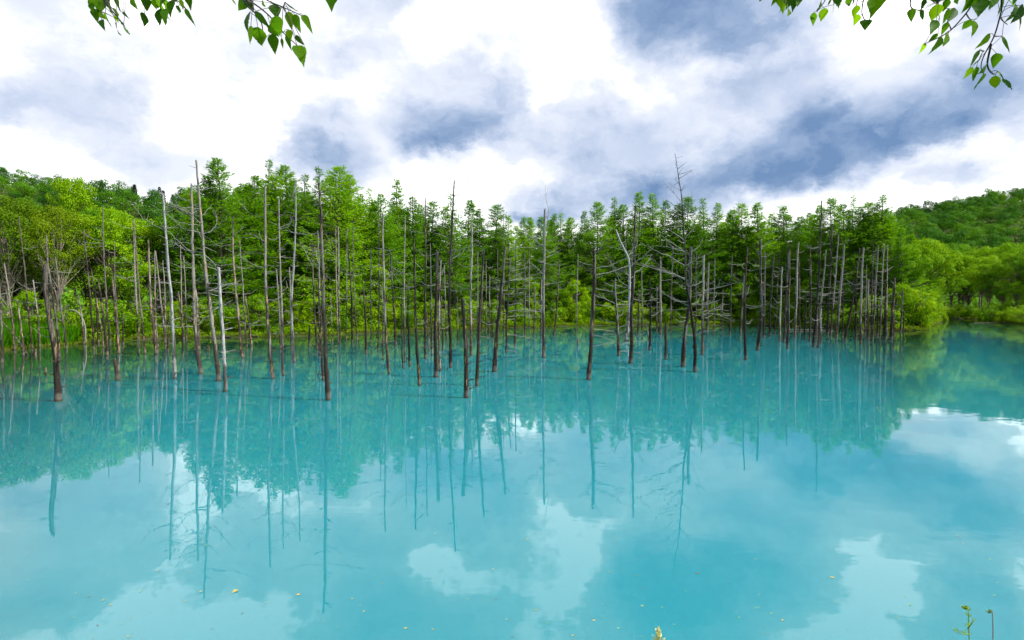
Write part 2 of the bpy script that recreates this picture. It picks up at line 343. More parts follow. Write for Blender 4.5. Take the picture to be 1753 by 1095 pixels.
def build_ground():
    na = 400
    rad = np.concatenate([[0.0], np.geomspace(.8, 30, 50), np.linspace(31, 125, 120), np.geomspace(128, 900, 60), [1600]])
    a = np.linspace(0, 2 * pi, na, endpoint=False)
    X = rad[:, None] * np.sin(a)[None]; Y = rad[:, None] * np.cos(a)[None]
    Z = height(X, Y)
    Z = np.where((Y < 12) & (np.abs(X) > 14 + .25 * np.abs(Y)), np.maximum(Z, .5), Z)
    V = np.stack([X, Y, Z], -1).reshape(-1, 3)
    i = np.arange(len(rad) - 1)[:, None] * na; j = np.arange(na)[None]; k = (j + 1) % na
    F = np.stack([i + j, i + na + j, i + na + k, i + k], -1).reshape(-1, 4)
    me = mesh_np('ground', V, [F[na:]] + [np.stack([np.full(na, 0), F[:na, 1], F[:na, 2]], -1)], [M_GROUND], smooth=True)
    prop(link('ground', me), kind='structure')
    gx = np.linspace(-170, 170, 341); gy = np.concatenate([np.linspace(2.5, 30, 40), np.linspace(30.5, 130, 200)]); GX, GY = np.meshgrid(gx, gy)
    V = np.stack([GX, GY, 0 * GX], -1).reshape(-1, 3); w = len(gx); i = np.arange(len(gy) - 1)[:, None] * w; j = np.arange(w - 1)[None]
    F = np.stack([i + j, i + j + 1, i + w + j + 1, i + w + j], -1).reshape(-1, 4)
    me = mesh_np('water', V, [F], [M_WATER]); at_ = me.attributes.new('depth', 'FLOAT', 'POINT')  # attribute value grows with distance from the shore
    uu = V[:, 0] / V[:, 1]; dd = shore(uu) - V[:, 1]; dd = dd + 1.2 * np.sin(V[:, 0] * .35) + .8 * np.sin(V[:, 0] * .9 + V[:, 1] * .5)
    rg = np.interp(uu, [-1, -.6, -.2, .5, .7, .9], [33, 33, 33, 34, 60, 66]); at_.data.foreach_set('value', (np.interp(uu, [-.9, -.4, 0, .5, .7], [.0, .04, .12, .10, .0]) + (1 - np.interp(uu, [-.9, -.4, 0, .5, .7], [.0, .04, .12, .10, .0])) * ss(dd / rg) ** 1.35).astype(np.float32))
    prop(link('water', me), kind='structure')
build_ground()

# ------------------------------------------------------------------ living trees: prototypes
def rand_dirs(n, r, up=0.0):
    v = r.normal(size=(n, 3)); v = unit(v); v[:, 2] += up; return unit(v)

def larch_meshes(seed, H, R, base, point=.68, density=1.0, lean=0.0, droop=.12, thin_top=0.0):
    """trunk mesh and crown mesh: whorls of branches with sprays of soft needles"""
    r = np.random.default_rng(seed)
    tr = Acc(); zz = np.linspace(-.5, H, 14)
    w = .10 * np.cumsum(r.normal(size=(14, 2)), 0) * .3
    pts = np.stack([w[:, 0] + lean * zz, w[:, 1], zz], 1)
    tr.tube(pts, np.interp(zz, [-.5, 0, H], [H * .016, H * .012, .012]), 7, rough=.05, r=r)
    for _ in range(14):                                        # dead stubs under the crown
        z = r.uniform(.12, max(base, .3)) * H; a = r.uniform(0, 2 * pi); L = r.uniform(.4, 1.4)
        p = np.array([np.interp(z, zz, pts[:, 0]), np.interp(z, zz, pts[:, 1]), z])
        q = p + np.array([cos(a) * L, sin(a) * L, r.uniform(-.25, .15) * L])
        tr.tube([p, (p + q) / 2 + [0, 0, .05], q], [.025, .018, .006], 4, r=r)
    cr = Acc(); z = base * H; C = []; D = []; N = []; LL = []; WW = []
    lobes = r.uniform(.55, 1.3, size=5); lph = r.uniform(0, 6.28)
    while z < H - .15:
        t = (z - base * H) / (H - base * H)
        prof = (1 - t) ** point * (.62 + .38 * min(1, t * 5 + .35))
        nb = int(r.integers(6, 9)) if t < .75 else 5
        for b in range(nb):
            a = r.uniform(0, 2 * pi)
            lob = lobes[int((a + lph) / (2 * pi) * 5) % 5]
            L = max(.16, R * prof * r.uniform(.55, 1.2) * (lob if t < .85 else 1))
            el = radians(r.uniform(-8, 14) + 34 * t ** 3)
            p0 = np.array([np.interp(z, zz, pts[:, 0]), np.interp(z, zz, pts[:, 1]), z])
            dr = np.array([cos(a) * cos(el), sin(a) * cos(el), sin(el)])
            sN = 6; s_ = np.linspace(0, 1, sN)
            bp = p0 + dr * (s_ * L)[:, None]; bp[:, 2] += -droop * L * s_ ** 1.2 + .22 * L * s_ ** 3
            if L > .5: cr.tube(bp, np.linspace(.006 + .013 * L, .004, sN), 3, mat=1, r=r)
            n = int((9 + 27 * L) * density * (1 - thin_top * t))
            q = r.uniform(.08 if L < 1 else .15, 1.0, n) ** .85
            base_p = np.stack([np.interp(q, s_, bp[:, c]) for c in range(3)], 1)
            side = np.array([-sin(a), cos(a), 0]); lat = r.normal(size=n) * .17 * L * (1.10 - q) + r.normal(size=n) * .06
            hang = -np.abs(r.normal(size=n)) * .13 * (0.4 + L * .25) + r.normal(size=n) * .03
            c = base_p + side[None] * lat[:, None]; c[:, 2] += hang
            d = dr[None] * r.uniform(.2, 1.0, n)[:, None] + side[None] * (np.sign(lat) * r.uniform(.2, .9, n))[:, None]
            d[:, 2] += r.uniform(-.45, .40, n)
            C.append(c); D.append(d); N.append(rand_dirs(n, r, .8)); LL.append(r.uniform(.12, .30, n)); WW.append(r.uniform(.035, .075, n))
        z += r.uniform(.11, .22) * (1 + .5 * (1 - t))
    # leader
    cr.cards(np.concatenate(C), np.concatenate(D), np.concatenate(N), np.concatenate(LL), np.concatenate(WW), 0)
    n = 60; q = r.uniform(.9, 1.0, n) * H; a = r.uniform(0, 6.28, n)
    c = np.stack([np.full(n, pts[-1, 0]), np.full(n, pts[-1, 1]), q], 1)
    cr.cards(c, np.stack([np.cos(a), np.sin(a), r.uniform(.2, 1.2, n)], 1), rand_dirs(n, r), r.uniform(.08, .2, n), .05, 0)
    return tr, cr

def broad_meshes(seed, H, R, base=.25, nclump=46, leaves=260, lsize=.17, clump=.85, stems=1, flat=.8, squash=1.0):
    r = np.random.default_rng(seed); tr = Acc(); cr = Acc()
    cz0, cz1 = base * H, H; cc = (cz0 + cz1) / 2; hz = (cz1 - cz0) / 2
    cl = []
    tries = 0
    while len(cl) < nclump and tries < 6000:
        tries += 1
        v = unit(r.normal(size=3)) * r.uniform(.35, 1.0) ** .5
        lump = 1 + .30 * sin(3 * atan2(v[1], v[0]) + seed + 2 * v[2]) + .22 * sin(5 * v[2] + seed * 2 + v[0])
        p = np.array([v[0] * R * lump, v[1] * R * lump, cc + v[2] * hz * (.98 if v[2] > 0 else squash)])
        rr = clump * r.uniform(.55, 1.5)
        if all(np.linalg.norm(p - q) > .62 * (rr + q2) * .85 for q, q2 in cl): cl.append((p, rr))
    for s_ in range(stems):
        a = r.uniform(0, 6.28); off = np.array([cos(a), sin(a), 0]) * (.18 * R * (s_ > 0) + .05)
        zz = np.linspace(0, 1, 8); top = np.array([r.normal() * .15 * R, r.normal() * .15 * R, H * .86]) + off * 3
        trunk = off + (top - off) * zz[:, None] + np.stack([np.sin(zz * 5 + a) * .12, np.cos(zz * 4 + a) * .12, 0 * zz], 1); trunk[0, 2] = -.4
        r0 = H * .013 / (1 + .35 * (stems - 1)); tr.tube(trunk, np.linspace(r0 * 1.25, .02, 8), 7, rough=.06, r=r)
        for p, rr in cl[s_::stems]:
            if p[2] < .2 * H: continue
            f = np.clip((p[2] - .25 * H) / H * .9, .15, .85); st = np.array([np.interp(f, zz, trunk[:, k]) for k in range(3)])
            mid = (st + p) / 2 + r.normal(size=3) * .15 + [0, 0, .1]
            tr.tube(spline([st, mid, p], 5), np.linspace(r0 * .42, .008, 5), 4, r=r)
    for p, rr in cl:
        n = int(leaves * rr * rr / (clump * clump))
        v = unit(r.normal(size=(n, 3))); rad = rr * r.uniform(.45, 1.05, n) ** .7
        c = p + v * rad[:, None] * np.array([1.12, 1.12, flat]); 
        keep = r.random(n) < np.where(v[:, 2] < -.3, .45, 1.0); c = c[keep]; v = v[keep]; n = len(c)
        sprig = r.random(n) < .10; c[sprig] += v[sprig] * r.uniform(.05, .35, sprig.sum())[:, None]
        nr = unit(v * 1.0 + [0, 0, .35] + r.normal(size=(n, 3)) * .38); d = r.normal(size=(n, 3)) + v * .25 + [0, 0, -.2]; d = unit(d - nr * (d * nr).sum(1)[:, None] * .85)
        cr.cards(c, d, nr, lsize * r.uniform(.7, 1.3, n), lsize * .72 * r.uniform(.7, 1.2, n), 0)
    return tr, cr

def protos(kind, specs, fn, leafmat, barkmat, name_cr='crown'):
    out = []
    for i, sp in enumerate(specs):
        tr, cr = fn(**sp)
        out.append((tr.mesh(kind + '_trunk', [barkmat]), cr.mesh(kind + '_crown', [leafmat, barkmat])))
    return out
def plant(name, proto, loc, rz, sc, label, cat, group=None, parts=('trunk', 'crown')):
    root = empty(name, tuple(float(v) for v in loc), rz, sc); prop(root, label, cat, group)
    for pn, me in zip(parts, proto): link(pn, me, root)
    return root

LARCH_H = 14.0
larches = protos('larch', [dict(seed=11 + i, H=LARCH_H, R=[3.5, 3.0, 3.8, 2.6, 3.4, 3.1][i], base=[.12, .18, .10, .22, .13, .16][i], lean=[0, .01, -.01, .015, 0, -.012][i],
                                droop=[.14, .08, .18, .10, .22, .12][i], point=[.66, .80, .62, .95, .72, .88][i], density=1.0, thin_top=[.0, .2, .1, .55, .0, .3][i]) for i in range(6)], larch_meshes, M_LARCH, M_BARK)
BH = 11.0
broads = protos('broadleaf', [dict(seed=31 + i, H=BH, R=[3.2, 2.7, 3.6, 2.4][i], base=[.34, .38, .28, .40][i], nclump=[96, 78, 114, 64][i], leaves=190, lsize=.19, clump=.60, stems=[1, 2, 2, 1][i]) for i in range(4)], broad_meshes, M_BROAD, M_BARK)
youngs = protos('young_tree', [dict(seed=51 + i, H=6.0, R=[1.7, 1.4, 2.0][i], base=[.05, .1, .04][i], nclump=[56, 46, 64][i], leaves=130, lsize=.15, clump=.38, stems=3) for i in range(3)], broad_meshes, M_YOUNG, M_BARK)
olives = protos('birch', [dict(seed=61 + i, H=BH, R=[3.0, 2.6][i], base=[.40, .36][i], nclump=[84, 76][i], leaves=170, lsize=.16, clump=.56, stems=[2, 3][i]) for i in range(2)], broad_meshes, M_OLIVE, M_BIRCH)
bushes = protos('bush', [dict(seed=71 + i, H=2.2, R=[1.3, 1.0, 1.6][i], base=-.05, nclump=[30, 24, 34][i], leaves=130, lsize=.13, clump=.38, stems=4) for i in range(3)], broad_meshes, M_UNDER, M_BARK)
hills = protos('hill_tree', [dict(seed=81 + i, H=11.0, R=[3.5, 3.0, 4.2][i], base=.25, nclump=[10, 8, 13][i], leaves=330, lsize=.42, clump=1.8, stems=1) for i in range(3)], broad_meshes, M_HILL, M_BARK)
def hill_conifer(seed, H, R):
    r = np.random.default_rng(seed); tr = Acc(); cr = Acc(); tr.tube([(0, 0, -.5), (0, 0, H)], [.2, .03], 5)
    n = 1100; t = r.random(n) ** .8; a = r.uniform(0, 6.28, n); rad = R * (1 - t) * r.uniform(.3, 1.05, n) * (.8 + .3 * np.sin(t * 50))
    c = np.stack([np.cos(a) * rad, np.sin(a) * rad, H * (.18 + .82 * t)], 1)
    cr.cards(c, np.stack([np.cos(a), np.sin(a), r.uniform(-.5, .3, n)], 1), rand_dirs(n, r, 1), r.uniform(.4, .9, n), .28, 0)
    return tr, cr
hillcons = protos('hill_conifer', [dict(seed=91, H=14, R=2.4), dict(seed=92, H=13, R=2.0)], hill_conifer, M_HILLCON, M_BARK)

# ------------------------------------------------------------------ dead trees standing in the pond
REG = {1: (0, 250, 2.4333), 2: (300, 250, 2.4333), 3: (600, 250, 2.4333), 4: (900, 250, 2.4333), 5: (1200, 250, 2.4333), 6: (1450, 300, 2.4333), 7: (960, 420, 4.21), 8: (1100, 260, 5.475)}
def px(reg, p):
    x0, y0, s = REG[reg]; return (x0 + p[0] / s, y0 + p[1] / s)
# key: (region, width at the base, wood, path base..top, short name for landmarks, label, branches, number of random branches)
L = []
def T(reg, w, wood, path, short=None, label=None, br=(), nb=None, taper=None, brreg=None): L.append(dict(reg=reg, w=w, wood=wood, path=path, short=short, label=label, br=br, nb=nb, taper=taper, brreg=brreg))
T(1, 29, 'b', [(243, 1062), (228, 850), (210, 690), (197, 590), (192, 498)], 'stout jagged snag at far left', 'stout jagged snag of brown peeling bark standing forward at the far left', [[(187, 570), (150, 568), (133, 560)], [(205, 575), (240, 568)], [(200, 540), (222, 500)]], 4, .62)
T(1, 12, 'g', [(248, 880), (236, 760), (197, 500), (186, 375)], nb=5)
T(1, 12, 'g', [(8, 905), (6, 740), (-4, 560)]); T(1, 10, 'g', [(60, 835), (48, 680), (25, 495)]); T(1, 10, 'g', [(97, 855), (85, 740), (73, 645)])
T(1, 8, 'b', [(133, 800), (110, 540), (85, 300)]); T(1, 9, 'g', [(165, 822), (152, 700), (133, 560)]); T(1, 10, 'g', [(278, 845), (260, 700), (238, 470)])
T(1, 9, 'g', [(350, 825), (342, 720), (328, 625)], nb=1); T(1, 10, 'd', [(390, 850), (370, 640), (343, 350)], nb=3); T(1, 9, 'd', [(410, 812), (404, 640), (388, 515)])
T(1, 13, 'b', [(447, 872), (428, 700), (412, 560)]); T(1, 8, 'g', [(432, 840), (420, 740), (405, 640)], nb=1); T(1, 9, 'g', [(458, 808), (437, 560), (422, 250)], nb=4)
T(1, 13, 'b', [(495, 865), (480, 650), (472, 550)], nb=3); T(1, 6, 'g', [(500, 850), (486, 560), (484, 400)], nb=2)
T(1, 20, 'b', [(490, 975), (488, 935), (480, 900)], 'squat rotten stump at left', 'squat rotten orange-brown stump barely above the water at the left', nb=0, taper=.9)
T(1, 9, 'd', [(513, 830), (511, 750), (505, 690)], nb=1); T(1, 12, 'g', [(577, 805), (565, 600), (552, 310)], nb=6); T(1, 10, 'b', [(605, 865), (585, 640), (565, 330)], nb=6)
T(1, 15, 'b', [(652, 865), (630, 680), (610, 400)], nb=3); T(1, 9, 'g', [(658, 840), (648, 680), (638, 440)], nb=2); T(1, 10, 'g', [(690, 820), (670, 640), (648, 440)], nb=2)
T(1, 8, 'g', [(690, 800), (683, 620), (672, 480)], nb=2)
T(1, 18, 'p', [(727, 968), (718, 760), (700, 500), (683, 208)], 'pale silver trunk', 'tall pale silver trunk, bark all gone, left of the much-branched dead tree', [[(692, 350), (640, 325), (600, 300), (545, 238)], [(690, 300), (700, 240), (735, 250)]], 4, .5)
T(1, 9, 'd', [(700, 860), (703, 770), (705, 690)], nb=1); T(1, 10, 'b', [(765, 808), (757, 700), (745, 610)], nb=1); T(1, 7, 'g', [(762, 800), (755, 610), (750, 415)], nb=2); T(1, 7, 'g', [(775, 790), (771, 620), (765, 460)], nb=2)
T(2, 19, 'g', [(105, 948), (88, 800), (78, 520), (74, 170)], 'slim companion of branchy tree', 'tall grey trunk directly left of the much-branched dead tree, dark near its foot', [[(78, 285), (40, 270), (0, 252), (-30, 262)], [(78, 280), (112, 262)], [(85, 350), (115, 365)], [(82, 410), (30, 400), (-20, 420)], [(90, 750), (0, 752), (-90, 742)]], 7, .5)
T(2, 22, 'g', [(180, 978), (165, 800), (140, 560), (122, 300), (107, 68)], 'much-branched tall trunk', 'tall dead tree with dozens of curved bleached branches, left of the straight poles', [[(117, 190), (130, 172), (135, 160)], [(122, 250), (95, 275), (70, 285)], [(126, 372), (160, 345), (174, 305), (160, 262)], [(130, 400), (90, 340)], [(140, 450), (167, 500), (155, 555), (130, 572)], [(136, 445), (60, 432), (0, 380), (-60, 330)], [(140, 462), (50, 437), (0, 405), (-70, 370)], [(145, 520), (90, 560), (60, 570)], [(152, 605), (220, 578), (278, 575)], [(148, 545), (100, 480)], [(120, 300), (157, 240)], [(165, 690), (240, 640)], [(158, 650), (205, 655)], [(128, 330), (80, 300), (20, 260)], [(144, 500), (200, 520), (280, 510)], [(134, 420), (170, 440)]], 12, .35)
T(2, 12, 'g', [(100, 850), (95, 720), (88, 600)], nb=4)
T(2, 18, 'p', [(208, 1022), (198, 800), (182, 515)], 'broken buff-topped trunk', 'broken trunk with splintered buff-coloured top, right beside the much-branched dead tree', [[(193, 582), (240, 572), (282, 577)], [(198, 745), (232, 733)], [(190, 660), (150, 690)]], 6, .8)
T(2, 14, 'b', [(280, 883), (258, 680), (240, 480), (232, 300)], 'brown pole with forked side twigs', 'brown bare pole carrying forked side twigs, between branchy tree and straight grey pole', [[(240, 372), (265, 355), (290, 330)], [(238, 395), (215, 378)], [(242, 440), (205, 425)]], 4)
T(2, 8, 'g', [(298, 840), (287, 640), (275, 395)], nb=4); T(2, 11, 'b', [(317, 830), (308, 740), (295, 630)], nb=1); T(2, 11, 'd', [(392, 885), (385, 700), (375, 520)], nb=2)
T(2, 17, 'g', [(408, 968), (390, 760), (374, 500), (370, 168)], 'straight grey pole', 'straight tall grey pole with few branches, left of two paler slim trunks', [[(374, 400), (330, 372), (285, 360)], [(374, 430), (345, 350)], [(376, 510), (320, 490), (260, 450)], [(380, 525), (420, 520)], [(398, 745), (300, 745)]], 4, .55)
T(2, 10, 'g', [(440, 845), (432, 700), (423, 520)], nb=2)
T(2, 13, 'g', [(450, 955), (447, 700), (441, 480), (437, 232)], 'slim trunk with upswept twigs', 'slim grey trunk whose side twigs sweep upward to the right, beside a silvery trunk', [[(439, 300), (465, 270)], [(439, 340), (475, 322), (490, 290)], [(440, 345), (470, 335), (492, 300)], [(444, 435), (475, 395)], [(447, 605), (465, 590), (462, 560)], [(439, 335), (390, 310)], [(453, 850), (480, 830)]], 2, .5)
T(2, 14, 'p', [(496, 900), (485, 650), (496, 400), (499, 140)], 'gently bowed silvery trunk', 'gently bowed silvery trunk reaching almost as high as the larches', nb=3, taper=.45)
T(2, 9, 'g', [(484, 830), (480, 640), (475, 510)], nb=2); T(2, 10, 'd', [(558, 835), (558, 755)], nb=0); T(2, 12, 'd', [(592, 848), (578, 600), (572, 405)], nb=3)
T(2, 11, 'g', [(603, 870), (597, 600), (593, 360)], nb=4); T(2, 12, 'd', [(617, 975), (606, 700), (600, 540)], nb=1)
T(2, 23, 'd', [(637, 1058), (625, 850), (617, 600), (610, 340), (602, 170)], 'tall dark-barked trunk', 'tall dark-barked trunk with orange scars standing forward, left of centre', [[(620, 560), (640, 548)], [(612, 420), (632, 412)]], 5, .5)
T(2, 5, 'g', [(655, 830), (648, 620)], nb=2); T(2, 9, 'g', [(685, 825), (681, 600), (677, 340)], nb=3); T(2, 6, 'g', [(678, 800), (668, 340)], nb=2); T(2, 7, 'g', [(713, 820), (710, 345)], nb=3)
T(2, 10, 'd', [(737, 820), (732, 600), (718, 390)], nb=2); T(2, 7, 'g', [(758, 810), (745, 600), (740, 340)], nb=3); T(2, 13, 'd', [(795, 865), (790, 700), (783, 590)], nb=1)
T(2, 6, 'g', [(817, 820), (814, 430)], nb=3); T(3, 9, 'd', [(114, 855), (118, 600), (113, 310)], nb=4); T(3, 8, 'g', [(137, 890), (130, 600)], nb=1)
T(3, 15, 'g', [(162, 948), (145, 700), (138, 480), (135, 290)], 'slightly bent trunk among poles', 'slightly bent mid-height trunk, tan at its foot, right of the tall dark-barked trunk', [[(142, 560), (165, 540), (182, 520)]], 4)
T(3, 12, 'd', [(188, 830), (178, 640), (166, 445)], nb=3); T(3, 5, 'g', [(85, 800), (85, 440)], nb=2); T(3, 9, 'd', [(220, 925), (214, 760), (212, 600)], nb=1)
T(3, 11, 'd', [(247, 915), (240, 700), (238, 560)], nb=2); T(3, 7, 'g', [(228, 900), (226, 600), (227, 290)], nb=3)
T(3, 16, 'd', [(287, 997), (270, 700), (264, 540), (262, 390)], 'dark trunk with thorny stubs', 'dark trunk with thorny stubs, forward of its neighbours, left of the tall whiskered trunk', [[(264, 420), (300, 450), (330, 455)], [(265, 480), (300, 515)]], 6)
T(3, 12, 'd', [(312, 885), (313, 550), (314, 220)], 'straight blackish pole', 'straight blackish pole rising into the larch tops', nb=3); T(3, 9, 'g', [(340, 870), (336, 640), (333, 410)], nb=3); T(3, 8, 'g', [(327, 850), (320, 690)], nb=1)
T(3, 19, 'd', [(355, 962), (354, 740), (361, 440)], 'thick grey-black trunk', 'thick grey-black trunk with a blunt top, just left of the tall whiskered trunk', nb=4, taper=.75)
T(3, 11, 'g', [(373, 935), (370, 700), (375, 480)], nb=3); T(3, 9, 'g', [(385, 850), (378, 630)], nb=2)
T(3, 17, 'd', [(417, 922), (416, 700), (420, 450), (435, 148)], 'tall whiskered trunk', 'tall dark trunk left of centre with a bare whisker twig slanting from its tip', [[(434, 158), (480, 140), (518, 113)], [(432, 215), (462, 198), (485, 180)], [(424, 475), (470, 440), (487, 400)], [(424, 475), (410, 485), (380, 490)], [(422, 390), (380, 370), (345, 360)]], 5, .4)
T(3, 8, 'g', [(400, 785), (390, 500)], nb=2); T(3, 7, 'g', [(448, 825), (445, 630)], nb=1)
T(3, 23, 'd', [(482, 1048), (480, 900), (478, 800), (468, 650)], 'short black forward snag', 'short black snag, the most forward trunk near the middle', nb=2, taper=.8)
T(3, 15, 'g', [(502, 870), (500, 600), (503, 335)], 'upright grey trunk', 'upright blunt grey trunk behind the short black forward snag', [[(505, 355), (540, 355), (575, 345)]], 5)
T(3, 17, 'd', [(527, 998), (535, 800), (545, 600), (553, 450)], 'trunk with pronged tip', 'dark trunk leaning right with a small pronged tip, right of the short black snag', [[(553, 455), (562, 420)], [(553, 460), (545, 430)], [(530, 790), (560, 795), (580, 800)], [(540, 720), (500, 725), (485, 740)]], 4, .6)
T(3, 7, 'g', [(528, 790), (530, 440)], nb=2); T(3, 7, 'g', [(578, 790), (580, 540)], nb=1); T(3, 7, 'd', [(592, 815), (588, 640)], nb=1); T(3, 6, 'g', [(565, 770), (565, 480)], nb=2); T(3, 6, 'g', [(546, 770), (550, 500)], nb=1)
T(3, 20, 'd', [(600, 940), (610, 790), (628, 620), (643, 430)], 'curved dark leaning trunk', 'dark trunk curving away to the right beside the comb of bare branches', [[(640, 450), (690, 425), (790, 420)], [(628, 560), (590, 575)], [(640, 500), (600, 515), (565, 500)]], 5, .55)
T(3, 10, 'd', [(650, 862), (655, 680), (667, 470)], 'comb-branched trunk', 'thin trunk with a comb of long horizontal bleached branches on its right', [[(664, 520), (710, 512), (765, 500)], [(662, 560), (740, 552), (800, 548)], [(660, 590), (700, 600), (745, 598)], [(658, 628), (700, 622), (735, 615)], [(658, 645), (710, 640), (755, 600)], [(656, 690), (715, 682), (775, 690)], [(656, 665), (700, 650), (740, 622)], [(655, 712), (705, 705), (765, 707)], [(653, 780), (700, 792), (775, 805)], [(650, 850), (690, 858), (710, 880)], [(652, 825), (690, 838), (715, 846)], [(656, 600), (620, 600), (590, 590)], [(655, 700), (610, 690), (580, 690)], [(662, 540), (700, 500), (720, 470)]], 6)
T(3, 11, 'd', [(685, 835), (687, 640), (690, 400)], nb=6); T(3, 6, 'g', [(638, 770), (637, 290)], nb=3); T(3, 6, 'g', [(613, 770), (613, 430)], nb=2)
T(3, 8, 'g', [(725, 795), (725, 440)], nb=4); T(3, 9, 'g', [(765, 785), (768, 590)], nb=2); T(3, 5, 'g', [(745, 765), (745, 440)], nb=2)
T(3, 16, 'g', [(805, 880), (803, 600), (808, 275)], 'trunk with wavy wand tip', 'tall grey trunk near centre ending in a wavy wand-like twig', [[(808, 285), (823, 303), (826, 258), (815, 225), (811, 160)], [(806, 420), (755, 380), (700, 325)], [(806, 470), (845, 450), (882, 430)], [(806, 418), (745, 412)], [(804, 580), (878, 565)], [(804, 690), (760, 685), (715, 675)], [(805, 540), (770, 500), (735, 480)]], 8, .6)
T(3, 7, 'g', [(795, 770), (795, 590)], nb=1)
T(4, 10, 'd', [(118, 785), (130, 640), (140, 480)], nb=5); T(4, 9, 'd', [(36, 780), (38, 600)], nb=2); T(4, 8, 'g', [(63, 770), (66, 560)], nb=2)
T(4, 6, 'g', [(210, 785), (217, 450)], nb=3); T(4, 9, 'b', [(218, 828), (218, 806)], 'tiny stub near middle', 'tiny rust-brown stub poking from open water near the middle', nb=0)
T(4, 21, 'd', [(260, 973), (272, 820), (284, 600), (287, 445)], 'black snag kinked left', 'black snag kinked to the left at its foot, forward right of centre', None, 3, .75)
L[-1]['br'] = [[(240, 62), (290, 10), (330, -60)], [(240, 175), (380, 130), (460, 100), (560, 60)], [(240, 220), (400, 175), (540, 120), (650, 25)], [(240, 240), (310, 215)], [(240, 310), (330, 325), (380, 330)], [(240, 350), (340, 350), (390, 357)], [(240, 355), (330, 390), (390, 417)], [(236, 425), (330, 435), (385, 457)], [(238, 190), (180, 120)], [(230, 640), (330, 670), (392, 692)], [(225, 735), (350, 705), (400, 700)], [(230, 600), (330, 612), (392, 627)], [(236, 330), (190, 300)]]; L[-1]['brreg'] = 7
T(7, 27, 'g', [(418, 795), (405, 560), (390, 300), (393, 255)], 'ladder-branched grey trunk', 'mid-height grey trunk with ladder-like bleached branches on both sides', [[(400, 350), (450, 335), (480, 315)], [(402, 455), (450, 440), (500, 425)], [(400, 425), (500, 425)], [(412, 600), (470, 570), (490, 560)], [(412, 640), (470, 610), (510, 590)], [(416, 760), (490, 765), (580, 775)], [(414, 720), (480, 700), (620, 685)], [(414, 740), (300, 720), (250, 735)], [(392, 280), (450, 300), (495, 300)], [(392, 300), (340, 280), (310, 265)], [(396, 420), (350, 400), (270, 350)], [(405, 560), (330, 540), (260, 520)], [(404, 520), (440, 500), (450, 470)]], 5, .6)
T(7, 35, 'd', [(500, 850), (512, 680), (503, 500), (520, 200), (530, -60), (538, -283)], 'rust-streaked twisted snag', 'rust-streaked dark snag twined against a pale forked one, right of centre', [[(520, 120), (470, 150), (430, 160)], [(528, 0), (500, 60)], [(520, 200), (600, 150), (660, 60)], [(512, 690), (560, 650), (620, 625)], [(512, 640), (470, 650)], [(505, 600), (540, 560), (580, 540)]], 5, .45)
T(7, 30, 'p', [(470, 690), (488, 500), (495, 300), (490, 120), (460, 40), (425, -30), (395, -110)], 'pale forked crooked snag', 'pale smooth crooked snag with a fork, pressed against the rust-streaked snag', [[(475, 90), (470, 20), (465, -60)], [(490, 250), (440, 230), (370, 130), (330, 40)], [(490, 300), (430, 260), (380, 160), (350, 110)], [(480, 80), (540, 20), (560, -80), (600, -200)]], 4, .4)
T(4, 11, 'd', [(468, 780), (470, 600)], nb=3); T(4, 8, 'g', [(485, 765), (483, 510)], nb=2); T(4, 13, 'd', [(515, 850), (520, 700), (518, 550)], nb=5); T(4, 7, 'g', [(545, 770), (548, 590)], nb=2)
T(4, 12, 'g', [(560, 780), (560, 470)], nb=5); T(4, 14, 'd', [(582, 888), (583, 745)], 'waist-high black post stump', 'short black stump like a post, left of the spindly-topped tallest dead tree', nb=2, taper=.8)
T(4, 8, 'g', [(603, 765), (612, 420)], nb=4); T(4, 6, 'p', [(512, 800), (500, 720)], nb=0)
T(4, 18, 'd', [(705, 940), (708, 820), (692, 680), (672, 560), (668, 430), (655, 230), (643, 120), (628, 25)], 'spindly-topped tallest dead tree', 'tallest dead tree right of centre, its spindly twiggy top above the larches', None, 6, .12)
L[-1]['br8'] = [[(345, 150), (415, 92)], [(350, 205), (440, 180), (505, 160)], [(352, 240), (430, 195), (460, 175)], [(358, 350), (270, 318)], [(352, 300), (310, 255), (325, 235)], [(362, 360), (412, 320)], [(338, 130), (300, 90)], [(375, 470), (322, 415), (250, 340), (180, 265)], [(395, 830), (300, 760), (185, 700), (140, 670)], [(403, 940), (290, 860), (150, 770)], [(403, 930), (200, 885), (80, 880)], [(410, 1070), (250, 980), (80, 900), (-10, 850)], [(402, 820), (470, 730), (490, 690)], [(392, 690), (300, 695), (220, 700)], [(412, 1060), (540, 990), (660, 930)], [(360, 355), (400, 300)], [(345, 200), (375, 150)], [(380, 560), (460, 480), (463, 350)], [(385, 560), (250, 470), (180, 430)]]
L[-1]['br'] = [[(905, 235), (760, 190), (580, 130)], [(905, 250), (700, 160), (560, 130), (500, 60)], [(930, 440), (850, 400), (720, 340), (680, 320)], [(960, 580), (880, 555), (850, 510)], [(960, 575), (860, 590), (775, 580)], [(975, 570), (1060, 550), (1120, 530), (1255, 555)], [(930, 350), (1000, 290)], [(930, 370), (1010, 360), (1080, 340)], [(945, 480), (1015, 480)]]; L[-1]['brreg'] = 7
T(4, 21, 'g', [(655, 918), (665, 780), (682, 640), (688, 430)], 'thick partner of tallest tree', 'thick grey trunk crossing behind the spindly-topped tallest dead tree', [[(688, 440), (720, 420), (740, 380)], [(684, 560), (620, 540), (560, 500)], [(680, 650), (620, 640), (560, 600)], [(672, 740), (620, 730)]], 6, .6)
